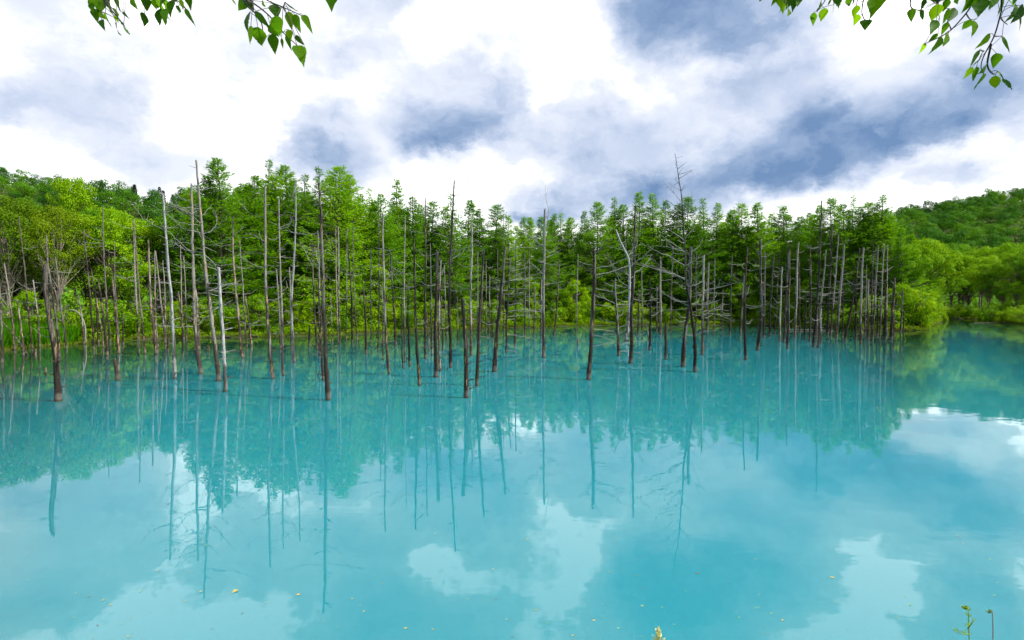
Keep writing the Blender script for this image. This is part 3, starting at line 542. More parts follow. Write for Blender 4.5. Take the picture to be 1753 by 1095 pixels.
T(4, 14, 'g', [(735, 870), (738, 700), (745, 460)], 'grey trunk with rightward branches', 'grey trunk throwing long thin branches rightward, right of the spindly-topped tallest tree', [[(742, 600), (800, 590), (876, 570)], [(742, 610), (800, 612), (850, 615)], [(742, 660), (770, 655), (797, 612)], [(740, 710), (790, 675), (850, 655)], [(738, 770), (780, 768), (825, 748)], [(740, 700), (800, 700), (870, 730)], [(743, 520), (770, 490), (775, 480)], [(742, 560), (700, 580), (660, 570)]], 5, .6)
T(4, 12, 'g', [(755, 765), (765, 490)], nb=3); T(4, 7, 'g', [(708, 770), (713, 440)], nb=4); T(4, 7, 'g', [(785, 775), (790, 470)], nb=3); T(4, 6, 'g', [(820, 770), (820, 640)], nb=2); T(4, 9, 'd', [(850, 785), (857, 460)], nb=4)
T(5, 6, 'g', [(88, 765), (92, 600)], nb=1)
T(5, 15, 'd', [(187, 890), (183, 700), (186, 540), (195, 420)], 'slender spike of dark wood', 'slender dark spike standing alone forward, right of the tallest dead tree', [[(184, 620), (230, 600)]], 6, .4)
T(5, 9, 'g', [(165, 785), (180, 540)], nb=3)
T(5, 16, 'd', [(235, 850), (250, 700), (246, 540), (245, 395)], 'horn-topped trunk', 'dark trunk with two horn-like twigs at the top, left end of the thicket', [[(245, 410), (228, 400)], [(246, 425), (270, 410), (295, 390)], [(246, 455), (225, 440)]], 4, .6)
T(5, 11, 'g', [(262, 800), (265, 450)], nb=4); T(5, 10, 'd', [(285, 790), (293, 620), (305, 455)], nb=2); T(5, 8, 'd', [(307, 780), (325, 440)], nb=2); T(5, 11, 'g', [(327, 812), (338, 510)], nb=3)
T(5, 12, 'd', [(345, 818), (355, 600), (365, 420)], nb=4); T(5, 13, 'd', [(360, 842), (370, 640), (375, 440)], nb=3); T(5, 12, 'g', [(390, 795), (397, 600), (403, 410)], nb=4)
T(5, 8, 'd', [(412, 775), (412, 480)], nb=2); T(5, 9, 'd', [(430, 808), (438, 620)], nb=2); T(5, 12, 'd', [(453, 812), (460, 620), (462, 430)], nb=2)
T(5, 14, 'd', [(468, 836), (480, 600), (486, 400), (490, 230)], 'tallest pole in the thicket', 'tallest bare pole in the crowded thicket on the right', nb=4, taper=.35)
T(5, 8, 'g', [(480, 800), (505, 280)], nb=3); T(5, 11, 'g', [(487, 838), (497, 660), (517, 440)], nb=3); T(5, 9, 'p', [(500, 820), (500, 680)], nb=1); T(5, 12, 'd', [(525, 785), (535, 600), (548, 330)], nb=5)
T(5, 9, 'g', [(540, 785), (568, 370)], nb=4); T(5, 14, 'g', [(562, 795), (580, 620), (598, 420)], 'thick leaning thicket pole', 'thick grey pole leaning right, in the middle of the right-hand thicket', nb=4); T(5, 8, 'd', [(590, 785), (595, 430)], nb=2)
T(5, 12, 'd', [(598, 812), (635, 640), (665, 430)], nb=3); T(5, 13, 'g', [(665, 822), (668, 640), (678, 430)], 'twiggy pole right of thicket middle', 'grey pole with short twigs, right of the leaning pole in the thicket', nb=5); T(5, 9, 'd', [(645, 805), (650, 640)], nb=1)
T(5, 10, 'g', [(692, 785), (695, 560)], nb=2); T(5, 9, 'd', [(712, 790), (722, 400)], nb=4)
T(6, 9, 'g', [(88, 690), (85, 440)], nb=2); T(6, 11, 'g', [(105, 685), (112, 500), (120, 300)], nb=5); T(6, 9, 'd', [(125, 668), (130, 420)], nb=3)
T(6, 8, 'g', [(135, 668), (150, 290)], nb=5); T(6, 12, 'd', [(153, 683), (160, 450)], nb=3); T(6, 6, 'g', [(165, 655), (178, 290)], nb=3)
T(6, 14, 'd', [(183, 684), (192, 560), (202, 430)], 'last thick trunk before open water', 'last thick dark trunk at the right end, beside the open water', nb=4, taper=.6)
T(6, 8, 'd', [(196, 665), (205, 420)], nb=3); T(6, 9, 'g', [(222, 655), (232, 480)], 'outermost slim trunk', 'outermost slim trunk of all, rightmost in front of the small headland', nb=3); T(6, 6, 'd', [(235, 640), (238, 575)], nb=0)
T(6, 7, 'd', [(30, 660), (45, 400)], nb=2); T(6, 7, 'g', [(72, 665), (78, 380)], nb=3)
for q in L: q['b'] = px(q['reg'], q['path'][0]); q['t'] = px(q['reg'], q['path'][-1])

ORD = ['first', 'second', 'third', 'fourth', 'fifth', 'sixth', 'seventh', 'eighth', 'ninth', 'tenth', 'eleventh', 'twelfth', 'thirteenth']
marks = sorted([q for q in L if q['short']], key=lambda q: q['b'][0])
minor = sorted([q for q in L if not q['short']], key=lambda q: q['b'][0])
def nearest_mark(x): return min(marks, key=lambda m: abs(m['b'][0] - x))
buckets = {}
for q in minor:
    m = nearest_mark(q['b'][0]); side = 'right' if q['b'][0] >= m['b'][0] else 'left'
    buckets.setdefault((m['short'], side), []).append(q)
for (sh, side), qs in buckets.items():
    mb = next(m for m in marks if m['short'] == sh)['b'][0]
    for i, q in enumerate(sorted(qs, key=lambda q: abs(q['b'][0] - mb))):
        hgt = q['b'][1] - q['t'][1]
        adj = 'short' if hgt < 75 else ('tall' if hgt > 150 else 'middling')
        col = {'g': 'grey', 'd': 'dark', 'p': 'pale', 'b': 'brown'}[q['wood']]
        q['label'] = f"{adj} {col} dead trunk, {ORD[i] + ' ' if len(qs) > 1 else ''}{side} of the {sh}"

def dead_branch(parent, pts, r0, mat, r, twigs=True):
    A = Acc(); n = 4 + 3 * len(pts); P = spline(pts, n)
    ln = np.linalg.norm(P[-1] - P[0]); P[1:-1] += r.normal(size=(n - 2, 3)) * .010 * ln
    A.tube(P, np.linspace(r0, max(.004, r0 * .25), n), 5, rough=.08, r=r)
    if twigs and ln > .5:
        for k in range(int(2 + ln * 2.2)):
            f = r.uniform(.25, .95); i = int(f * (n - 1)); d = unit(P[min(i + 1, n - 1)] - P[i - 1])
            v = unit(d * .7 + r.normal(size=3) * .7 + [0, 0, .15]); l = ln * r.uniform(.08, .26)
            A.tube([P[i], P[i] + v * l * .5 + r.normal(size=3) * .03 * l, P[i] + v * l + [0, 0, .1 * l]], [r0 * .38, r0 * .28, .003], 4, r=r)
    link('branch', A.mesh('branch', [mat]), parent)

def build_dead(q, idx):
    r = np.random.default_rng(1000 + idx)
    bp = q['b']; base = on_water(bp[0], max(bp[1], 540))
    u = base[0] / base[1]; Ymax = float(shore(u)) - .4
    if base[1] > Ymax: Y = Ymax; base = np.array([u * Y, Y, 0.0])
    Y = base[1]
    pts = [np.array([base[0], Y, 0.0])]; leanY = r.normal() * .02
    for p in q['path'][1:]:
        pp = px(q['reg'], p); w = at(pp[0], pp[1], Y); pts.append(w)
    pts = np.array(pts) - base
    H = pts[-1][2]; pts[:, 1] += leanY * pts[:, 2]
    w0 = q['w'] / REG[q['reg']][2] * Y / FPX / 2 * .84
    tp = q['taper'] or (.75 if H < 2 else .5)
    root = empty('dead_tree', tuple(base)); prop(root, q['label'], 'dead tree', 'dead trees standing in the pond')
    n = max(8, int(H * 3.2) + 5); P = spline(pts, n)
    P = np.vstack([[P[0][0] - (P[1][0] - P[0][0]) * .3, P[0][1], -1.3], P])
    wob = np.cumsum(r.normal(size=(n + 1, 2)), 0) * .006; wob -= np.linspace(0, 1, n + 1)[:, None] * wob[-1]; wob[:2] = 0; wob *= 1.3; P[:, :2] += wob
    z = np.clip(P[:, 2] / max(H, .1), 0, 1); rad = w0 * (1 - (1 - tp) * z ** .85) * (1 + .16 * np.exp(-np.maximum(P[:, 2], 0) * 3))
    rad = rad * (1 + .06 * r.normal(size=len(rad)))
    A = Acc(); A.tube(P, rad, 11, rough=.085 if w0 > .08 else .05, jag=w0 * (2.2 if tp > .45 else .2), r=r)
    for k in range(int(H * 3.6 * (1 if w0 > .05 else .5))):                 # broken knots
        i = r.integers(2, len(P) - 1); a = r.uniform(0, 6.28); dv = np.array([cos(a), sin(a), .25]); l = r.uniform(.04, .30) + rad[i]
        A.tube([P[i], P[i] + dv * l], [rad[i] * .22 + .004, rad[i] * .12 + .003], 5, r=r)
    link('trunk', A.mesh('dead_trunk', [M_WOOD[q['wood']]]), root)
    def px_branch(reg, poly, thick=1.0):
        pl = [px(reg, p) for p in poly]; out = []; dy = r.uniform(-.5, .5)
        L0 = math.hypot(pl[-1][0] - pl[0][0], pl[-1][1] - pl[0][1]) * Y / FPX
        for j, p in enumerate(pl):
            f = j / (len(pl) - 1); out.append(at(p[0], p[1], Y + dy * L0 * f) - base)
        zc = out[0][2]; cx = np.interp(zc, P[:, 2], P[:, 0]); cy = np.interp(zc, P[:, 2], P[:, 1])
        if abs(out[0][0] - cx) < .6: out[0] = np.array([cx, cy, zc])
        dead_branch(root, out, max(.007, min(.022, .00050 * Y + L0 * .0035)) * thick, M_TWIG if q['wood'] != 'd' or r.random() < .7 else M_TWIGD, r)
    for poly in q['br'] or []: px_branch(q['brreg'] or q['reg'], poly)
    for poly in q.get('br8', []): px_branch(8, poly)
    nb = q['nb'] if q['nb'] is not None else 2
    if H > 1.2: nb = int(nb * 1.6)
    for k in range(nb):
        f = r.uniform(.25, .93); zc = H * f
        c = np.array([np.interp(zc, P[:, 2], P[:, 0]), np.interp(zc, P[:, 2], P[:, 1]), zc])
        a = r.choice([0, pi]) + r.normal() * .8; Lb = min(2.2, H * .22) * r.uniform(.3, 1.0)
        rise = r.uniform(-.1, .5) * f; cur = r.uniform(-.1, .35)
        d = np.array([cos(a), sin(a), rise])
        dead_branch(root, [c, c + d * Lb * .5 + [0, 0, -.06 * Lb], c + d * Lb + [0, 0, cur * Lb]], max(.006, .00042 * Y) * r.uniform(.8, 1.2), M_TWIG if r.random() < .7 else M_TWIGD, r, Lb > .6)
for i, q in enumerate(L): build_dead(q, i)

# fallen and bent wood by the left bank
def loose(name, pts, rad, mat, label, cat, group=None, loc=None, extra=()):
    pts = np.array(pts); o = pts[0].copy(); A = Acc(); P = spline(pts - o, 14); A.tube(P, np.linspace(rad, rad * .5, 14), 7, rough=.07)
    for e in extra: A.tube(spline(np.array(e) - o, 6), np.linspace(rad * .5, rad * .2, 6), 5)
    return prop(link(name, A.mesh(name, [mat]), None, tuple(o)), label, cat, group)
def R1(x, y, Y): return at(*px(1, (x, y)), Y)
b = on_water(*px(1, (118, 872))); loose('fallen_pole', [b + [0.1, 0, -.25], b, R1(60, 790, b[1] + .5), R1(0, 722, b[1] + 1), R1(-40, 680, b[1] + 1.3)], .05, M_WOOD['g'], 'thin fallen pole slanting into the water at the left edge', 'fallen pole')
Yb = float(shore(-.73)) - .3
loose('bent_sapling', [R1(357, 815, Yb), R1(352, 740, Yb), R1(325, 692, Yb), R1(280, 680, Yb), R1(235, 692, Yb)], .05, M_TWIG, 'bleached bare sapling arched over like a bow near the left bank', 'bent sapling')
for (a_, b_, Yo, lab) in [((395, 586), (345, 580), .6, 'bleached log lying along the water edge below the left larches'), ((440, 800 / 2.4333 + 250), (395, 797 / 2.4333 + 250), .2, 'short log on the bank edge left of the straight grey pole')]:
    Y_ = float(shore((a_[0] - CX) / FPX)) - Yo; p = at(a_[0], a_[1], Y_); q = at(b_[0], b_[1], Y_); p[2] = .07; q[2] = .10
    loose('fallen_log', [p, (p + q) / 2 + [0, .1, .01], q], .09, M_WOOD['p'], lab, 'log')
for (x, y, w, h, lab) in [(1384, 566, .25, .10, 'long bleached log afloat in front of the right-hand thicket'), (1700, 553, .1, .07, 'thin pale log afloat by the far right bank')]:
    p = on_water(x, y); loose('floating_log', [p + [-2.2, .5, .02], p + [0, .1, .05], p + [2.4, -.2, .03]], h, M_WOOD['p'], lab, 'log')
for i, (x, y, lab) in enumerate([(145, 860, 'small round pale stub at the left bank by the slanting pole'), (190, 945, 'tiny peg of wood sticking up behind the stout jagged snag'), (136, 845, None)]):
    reg = 1 if i < 2 else 2; p = on_water(*px(reg, (x, y + 8)))
    lab = lab or 'low brown stub beside the foot of the much-branched dead tree'
    loose('stub', [p + [0, 0, -.3], p + [0, 0, .05], p + [.02, 0, .30]], .12 if i != 1 else .05, M_WOOD['b'], lab, 'stub')

# ------------------------------------------------------------------ the wood behind
def short_mark(x):
    m = min(marks, key=lambda m: abs(m['t'][0] - x)); return m
TIPS = [(330, 322, 0), (350, 300, 0), (372, 272, 0), (412, 312, 1), (436, 300, 0), (457, 270, 3), (470, 300, 2), (487, 284, 0), (505, 306, 1), (521, 296, 3), (547, 286, 3), (565, 300, 4), (578, 284, 2), (600, 300, 0),
        (618, 330, 1), (636, 322, 3), (655, 332, 0), (682, 308, 5), (705, 336, 1), (722, 350, 0), (740, 344, 2), (760, 352, 1), (776, 330, 3), (802, 342, 0), (822, 356, 4), (850, 350, 2), (872, 368, 1),
        (905, 372, 0), (928, 370, 1), (946, 366, 5), (962, 363, 3), (980, 372, 0), (999, 360, 1), (1021, 344, 2), (1048, 338, 3), (1070, 350, 0), (1093, 328, 5), (1120, 331, 5), (1142, 342, 1), (1162, 350, 0),
        (1182, 336, 2), (1209, 338, 3), (1228, 348, 5), (1252, 360, 0), (1274, 347, 2), (1299, 346, 4), (1323, 364, 1), (1346, 352, 2), (1372, 370, 0), (1388, 362, 1), (1404, 350, 4), (1419, 338, 2), (1441, 350, 0), (1456, 335, 3),
        (1470, 352, 1), (1484, 345, 2), (1506, 334, 5), (1524, 362, 0), (1545, 388, 1), (1560, 400, 4)]
r = np.random.default_rng(5)
buck = {}
for (x, y, v) in TIPS:
    m = short_mark(x); side = 'right' if x >= m['t'][0] else 'left'; buck.setdefault((m['short'], side), []).append((abs(x - m['t'][0]), x))
tiplabel = {}
for (sh, side), xs in buck.items():
    for i, (_, x) in enumerate(sorted(xs)): tiplabel[x] = f"larch tip {ORD[i] + ' ' if len(xs) > 1 else ''}{side} of the {sh}'s top, feathery green"
for i, (x, y, v) in enumerate(TIPS):
    u = (x - CX) / FPX; Y = float(shore(u)) + r.uniform(4.0, 9.5)
    tip = at(x, y, Y); g = float(height(tip[0], Y)); H = tip[2] - g; k = H / LARCH_H
    plant('larch_tree', larches[v], (tip[0], Y, g), r.uniform(0, 6.28), (k * r.uniform(1.1, 1.6), k * r.uniform(1.1, 1.6), k), tiplabel[x], 'larch', 'larches behind the pond')
# second ranks close the wood
n = 0
for row, (dy, cnt) in enumerate([(13, 34), (19, 36), (27, 30)]):
    for i in range(cnt):
        x = 320 + (1600 - 320) * (i + r.uniform(.1, .9)) / cnt; u = (x - CX) / FPX; Y = float(shore(u)) + dy + r.uniform(-2.5, 2.5)
        ty = np.interp(x, [320, 400, 600, 700, 850, 1000, 1250, 1500, 1600], [326, 312, 322, 352, 374, 362, 366, 362, 408]) + r.uniform(0, 44)
        tip = at(x, ty, Y); g = float(height(tip[0], Y)); k = (tip[2] - g) / LARCH_H
        plant('larch_tree', larches[int(r.integers(6))], (tip[0], Y, g), r.uniform(0, 6.28), (k * 1.5, k * 1.5, k), 'larch deep inside the wood, mostly hidden behind the front larches', 'larch', 'larches hidden in the wood'); n += 1
def species(name, protoset, H0, items, cat, group):
    for (x, y, dy, v, wide, lab) in items:
        u = (x - CX) / FPX; Y = float(shore(u)) + dy; tip = at(x, y + ((30 if x < 330 and x != 125 else 15) if H0 > 7 else 9), Y); g = float(height(tip[0], Y)); k = (tip[2] - g) / H0
        plant(name, protoset[v], (tip[0], Y, g - .05), float((x * 7.3) % 6.28), (k * wide, k * wide, k), lab, cat, group)
species('birch_tree', olives, BH, [
    (-10, 300, 7, 0, 1.0, 'olive-green birch at the very left edge with pale limbs'), (48, 312, 7, 1, 1.0, 'olive-green birch with pale leaning limbs, second at far left'),
    (88, 322, 5, 0, .8, 'olive birch leaning behind the stout jagged snag'), (-90, 300, 8, 1, 1.1, 'birch beyond the left edge, only its outer leaves showing'),
    (262, 352, 6, 1, .8, 'yellowish thin-leaved tree behind the pale silver trunk')], 'birch', 'birches on the left bank')
species('broadleaf_tree', broads, BH, [
    (125, 284, 20, 3, .55, 'lone rounded tree top rising above the left-hand broadleaf trees'), (140, 322, 9, 1, 1.0, 'dense broadleaf tree behind the stout snag, dark hollow below'), (178, 328, 5, 2, 1.0, 'bright bushy broadleaf tree beneath the lone tree top'),
    (212, 335, 8, 0, .95, 'bright broadleaf tree left of the pale silver trunk'), (240, 346, 11, 3, 1.0, 'darker broadleaf tree tucked behind the bright left ones'), (292, 340, 6, 0, .8, 'broadleaf tree just right of the pale silver trunk'), (318, 345, 8, 1, .9, 'broadleaf tree behind the much-branched dead tree'),
    (70, 335, 14, 2, 1.0, 'large broadleaf tree filling in behind the left birches'), (20, 330, 16, 0, 1.1, 'large broadleaf tree at the back of the far left corner'), (-60, 320, 15, 2, 1.2, 'broadleaf tree cut by the left edge'),
    (160, 338, 20, 2, 1.0, 'broadleaf tree deep behind the bright left-hand ones')], 'tree', 'broadleaf trees on the left bank')
species('broadleaf_tree', broads, BH, [
    (1548, 400, 6, 1, .9, 'leafy tree where the larches end on the right'), (1575, 396, 12, 0, 1.0, 'green tree behind the headland, left end of the far bank'), (1600, 415, 8, 2, .9, 'broad tree above the gap beside the headland'), (1632, 418, 5, 3, 1.0, 'bright tree on the far bank right of the headland'),
    (1660, 424, 7, 0, 1.0, 'rounded bright tree third along the far right bank'), (1690, 420, 5, 1, 1.0, 'bright tree with dark hollow beneath on the far right bank'), (1716, 428, 8, 2, .9, 'low spreading tree before the right-hand hill'), (1745, 412, 7, 0, 1.1, 'tall yellow-green tree at the right edge of the far bank'),
    (1790, 400, 10, 1, 1.1, 'tree just past the right edge, outer leaves showing'), (1620, 400, 22, 3, 1.0, 'darker tree behind the gap beside the headland'), (1650, 405, 22, 2, 1.0, 'darker tree second behind the far right bank'), (1685, 404, 20, 1, 1.0, 'darker tree third behind the far right bank'),
    (1722, 402, 22, 0, 1.0, 'darker tree at the foot of the right-hand hill'), (1760, 396, 24, 3, 1.1, 'darker tree by the right edge at the hill foot'), (1590, 392, 20, 3, 1.0, 'dark tree behind the right end of the larches')], 'tree', 'broadleaf trees on the right bank')
species('young_tree', youngs, 6.0, [
    (742, 500, 1.2, 1, 1.1, 'bright young tree between the thick grey-black trunk and whiskered trunk'), (800, 492, 1.6, 0, .9, 'young tree glowing behind the short black forward snag'), (845, 500, 1.0, 2, .9, 'young tree behind the trunk with a pronged tip'),
    (1040, 505, 1.2, 0, 1.0, 'low bright young tree right of the black kinked snag'), (1135, 508, 1.0, 1, 1.1, 'low bright young tree behind the black post stump'), (1222, 505, 1.2, 2, .8, 'bright young tree right of the trunk with rightward branches'), (1345, 500, 1.2, 0, 1.0, 'bright young tree at the left side of the thicket'),
    (1372, 470, 3.0, 1, 1.1, 'taller young tree within the left half of the thicket'), (1440, 505, 1.0, 2, .9, 'yellow-green young tree behind the leaning thicket pole'), (1490, 490, 1.6, 0, 1.0, 'bright young tree near the right end of the thicket'), (665, 505, 1.2, 0, .9, 'bright low young tree behind the slightly bent trunk'),
    (480, 500, 2.2, 2, .9, 'bright young tree between the straight grey pole and silvery trunk'), (300, 500, 1.6, 0, 1.0, 'bright young tree right of the pale silver trunk foot'),
    (440, 488, 1.5, 0, 1.0, 'yellow-green young tree left of the straight grey pole'), (415, 510, .9, 1, 1.0, 'small sapling left of the straight grey pole'), (575, 462, 2.2, 2, 1.0, 'bright yellow-green young tree right of the tall dark-barked trunk'), (608, 452, 2.8, 0, 1.0, 'taller bright young tree right of the tall dark-barked trunk'),
    (640, 430, 3.5, 1, 1.1, 'slim tall young tree before the larches, left of centre'), (520, 500, 2.0, 2, .9, 'young tree behind the gently bowed silvery trunk'), (905, 462, 2.5, 1, .9, 'bright young tree behind the comb-branched trunk'), (985, 462, 1.6, 0, .85, 'rounded bright young tree left of the black kinked snag'), (955, 480, 2.6, 2, .9, 'young tree between wand-tipped trunk and black kinked snag'),
    (1095, 488, 2.4, 1, .9, 'young tree glimpsed behind the rust-streaked twisted snag'), (1268, 468, 2.0, 0, 1.0, 'bright rounded young tree behind the slender dark spike'), (1300, 500, 1.6, 2, .9, 'low young tree right of the slender dark spike'), (1455, 396, 6.0, 1, .75, 'pale green young tree rising behind the thicket of poles'),
    (1402, 480, 2.2, 1, 1.0, 'young tree in the middle of the thicket of poles'), (350, 500, 1.5, 1, 1.0, 'young tree behind the broken buff-topped trunk'), (700, 480, 3.0, 2, .8, 'young tree half hidden among dark poles left of centre'), (1540, 470, 3.0, 0, 1.0, 'bright young tree above the headland'),
    (1575, 480, 1.8, 2, 1.0, 'large yellow-green young tree on the headland'), (1608, 500, 3.5, 1, .9, 'loose-leaved young tree on the tip of the headland'), (1742, 470, 2.0, 1, 1.0, 'pale slender young tree at the right edge'), (230, 470, 3.0, 1, 1.0, 'young tree behind the left-hand poles'), (1175, 500, 3, 2, .8, 'low young tree behind the tallest dead tree'), (50, 480, 2.0, 0, 1.0, 'young tree above the reeds at the left')],
    'young tree', 'young trees along the shore')
r = np.random.default_rng(77)
for i in range(58):
    x = 330 + 1230 * (i + r.uniform(.1, .9)) / 58; u = (x - CX) / FPX; Y = float(shore(u)) + r.uniform(7.5, 24); g = float(height(u * Y, Y)); k = r.uniform(.30, .52)
    plant('understory_tree', broads[int(r.integers(4))], (u * Y, Y, g - .3), r.uniform(0, 6.28), (k * 1.3, k * 1.3, k), 'low leafy understory tree in the shade beneath the larches', 'tree', 'understory trees in the larch shade')
# bushes along the waterline
r = np.random.default_rng(15)
for i, x in enumerate(list(range(95, 1590, 27)) + [1622, 1640, 1655, 1672, 1690, 1706, 1722, 1738, 1752]):
    x = x + r.uniform(-12, 12); u = (x - CX) / FPX; Y = float(shore(u)) + r.uniform(.8, 3.0); k = r.uniform(.6, 1.45) if x < 1500 else r.uniform(.9, 1.6)
    gx = u * Y; g = float(height(gx, Y)); m = min(marks, key=lambda m: abs(m['b'][0] - x)); sd_ = 'right' if x >= m['b'][0] else 'left'
    if x > 1600: lab = f"low waterside bush, {ORD[i - 56]} from the left along the far right bank"
    else: lab = f"low bush on the shore, just {sd_} of the {m['short']}'s foot"
    plant('shore_bush', bushes[int(r.integers(3))], (gx, Y, g - .08), r.uniform(0, 6.28), (k, k, k * r.uniform(.8, 1.1)), lab, 'bush', 'bushes along the shore')

same = {}
for o in [o for o in S.objects if o.get('category') == 'bush']: same.setdefault(o['label'], []).append(o)
for lab, os_ in same.items():
    if len(os_) > 1:
        for i, o in enumerate(sorted(os_, key=lambda o: o.location.x / o.location.y)):
            o['label'] = lab.replace('low bush on the shore, just', f'low bush, {ORD[i]} one').replace("'s foot", '')
# ------------------------------------------------------------------ ground cover
def undergrowth():
    r = np.random.default_rng(21); A = Acc(); n = 130000
    u = r.uniform(-1.15, 1.15, n); Ys = shore(u); dpt = r.random(n) ** 1.5 * 9.0; Y = Ys + dpt + .05
    X = u * Y; base = height(X, Y)
    mound = .75 + .55 * np.sin(X * .9 + 1.3 * np.sin(Y * .7)) + .2 * np.sin(X * 2.7 + Y)
    top = np.clip(mound, .2, 1.7) * np.clip(.35 + dpt * .3, .1, 1.3)
    Z = base + top * r.uniform(.15, 1.0, n)
    A.cards(np.stack([X, Y, Z], 1), rand_dirs(n, r, .1), rand_dirs(n, r, 1.2), r.uniform(.12, .26, n), r.uniform(.08, .17, n), 0)
    prop(link('undergrowth', A.mesh('undergrowth', [M_UNDER])), 'leafy green undergrowth covering the bank at the foot of the wood', 'undergrowth', None, 'stuff')
    A = Acc(); n = 16000                                             # reeds and tall grass at the left
    u = r.uniform(-1.05, -.745, n); Y = shore(u) + .1 + r.random(n) ** 1.3 * 4.0; X = u * Y; g = height(X, Y)
    A.cards(np.stack([X, Y, g - .05], 1), np.stack([r.normal(size=n) * .16, r.normal(size=n) * .16, np.ones(n)], 1), rand_dirs(n, r), r.uniform(.7, 1.6, n), .05, 0, .12)
    prop(link('reeds', A.mesh('reeds', [M_GRASS])), 'tall bright green reeds on the left bank', 'reeds', None, 'stuff')
    A = Acc(); n = 22000                                             # short yellowing grass right at the waterline
    u = np.concatenate([r.uniform(.60, .95, n // 2), r.uniform(-1.1, .6, n // 2)]); Y = shore(u) - .25 + r.random(n) ** 1.2 * np.where(u > .6, 2.6, .9); X = u * Y; g = height(X, Y)
    A.cards(np.stack([X, Y, np.maximum(g, -.05)], 1), np.stack([r.normal(size=n) * .5, r.normal(size=n) * .5, np.ones(n)], 1), rand_dirs(n, r), r.uniform(.12, .42, n), .045, 0, .2)
    prop(link('bank_grass', A.mesh('bank_grass', [M_DRYGRASS])), 'short yellow-brown grass fringing the far water edge', 'grass', None, 'stuff')
undergrowth()

# ------------------------------------------------------------------ wooded hills
def hillside():
    r = np.random.default_rng(33); spots = []
    for side, (u0, u1) in (('right', (.60, .93)), ('left', (-.93, -.44))):
        tgt = 190 if side == 'right' else 105
        pts = []; t = 0
        while len(pts) < tgt and t < 40000:
            t += 1
            u = r.uniform(u0, u1); yr = float(ridge_y(u)); f = r.random() ** .8; Y = (150 if side == 'right' else 230) + ((yr + 8) - (150 if side == 'right' else 230)) * f
            X = u * Y
            if all((X - p[0]) ** 2 + (Y - p[1]) ** 2 > (7.4 if side == 'right' else 8) ** 2 for p in pts): pts.append((X, Y))
        for X, Y in pts: spots.append((side, X, Y))
    for side, X, Y in spots:
        u = X / Y; k = r.uniform(.75, 1.2); z = float(height(X, Y)); ridge = Y > ridge_y(u) - 45
        if ridge and r.random() < .3:
            k *= .72; plant('hill_conifer', hillcons[int(r.integers(2))], (X, Y, z - .3), r.uniform(0, 6), (k * 1.3, k * 1.3, k), f'dark pointed conifer on the crest of the {side}-hand hill', 'conifer', f'conifers on the {side} hill crest')
        else:
            plant('hill_tree', hills[int(r.integers(3))], (X, Y, z - .6), r.uniform(0, 6.28), (k, k, k * r.uniform(.8, 1.1)), f'rounded green tree crown in the unbroken wood on the {side}-hand hill', 'tree', f'trees covering the {side} hill')
    # the rest of the wood, between and beyond those trees
    A = Acc(); n = 90000
    u = np.concatenate([r.uniform(.40, 1.25, n // 2), r.uniform(-1.3, -.2, n // 2)]); Y = 118 + (ridge_y(u) + 30 - 118) * r.random(n); X = u * Y
    cell = np.abs(np.sin(X * .31 + 2 * np.sin(Y * .05)) * np.sin(Y * .27 + np.sin(X * .11)))
    Z = height(X, Y) + (.6 + 2.2 * np.sqrt(cell)) * r.uniform(.5, 1.0, n)
    A.cards(np.stack([X, Y, Z], 1), rand_dirs(n, r, .2), rand_dirs(n, r, 1.2), r.uniform(.6, 1.3, n), r.uniform(.5, .9, n), 0)
    prop(link('hillside_woods', A.mesh('hillside_woods', [M_HILL])), 'lower woods filling the slopes between the taller crowns on both hills', 'woods', None, 'stuff')
hillside()

# ------------------------------------------------------------------ overhanging birches, near plants, floating leaves
def hero_leaf_mat():
    m, T = material('birch_leaf'); g = T.new('ShaderNodeNewGeometry')
    c = T.ramp(g.outputs['Random Per Island'], [(0, (.014, .050, .006)), (.5, (.040, .12, .006)), (1.0, (.11, .22, .008))])
    tc = T.new('ShaderNodeTexCoord'); n = T.noise(tc.outputs['Object'], 60, 3); c = T.mix(T.math('MULTIPLY', n, .5), c, (.02, .06, .006))
    pr = T.new('ShaderNodeBsdfPrincipled', i_Base_Color=c, i_Roughness=.5); pr.inputs['Specular IOR Level'].default_value = .05
    tv = T.new('ShaderNodeVectorMath', operation='MULTIPLY', i_0=c, i_1=(3.6, 3.3, .8)); tr = T.new('ShaderNodeBsdfTranslucent', i_Color=tv.outputs[0])
    mx = T.new('ShaderNodeMixShader', i_0=.5, i_1=pr.outputs[0], i_2=tr.outputs[0]); T.new('ShaderNodeOutputMaterial', i_0=mx.outputs[0]); return m
M_HERO = hero_leaf_mat()
OUT = [(0, 0), (.08, .30), (.22, .46), (.30, .50), (.36, .475), (.42, .46), (.48, .405), (.54, .38), (.60, .315), (.66, .29), (.72, .215), (.78, .19), (.86, .10), (1.0, 0)]
def hero_leaf(A, p, q, w, r):
    """birch leaf from stalk p to tip q, width w: toothed outline, folded along the midrib"""
    d = q - p; Ln = np.linalg.norm(d); d = d / Ln; view = unit(np.array([r.normal() * .5, -1, r.normal() * .5 - .2]))
    s = unit(np.cross(d, view)); n = np.cross(s, d); fold = r.uniform(.05, .35); curl = r.uniform(-.25, .25)
    V = []; 
    for t, h in OUT:
        c = p + d * Ln * t + n * (curl * Ln * (t - t * t) - .15 * Ln * t * t * r.uniform(.5, 1))
        for sg in (-1, 0, 1): V.append(c + s * sg * h * w + n * (abs(sg) * h * w * fold + (0 if sg == 0 else r.normal() * .004 * w)))
    V = np.array(V); F = []
    for i in range(len(OUT) - 1):
        a = i * 3; F += [(a, a + 3, a + 4, a + 1), (a + 1, a + 4, a + 5, a + 2)]
    A.add(V, np.array(F), 0, True)
ZA = (130, 0, 4.174); ZB = (1310, 0, 3.957)
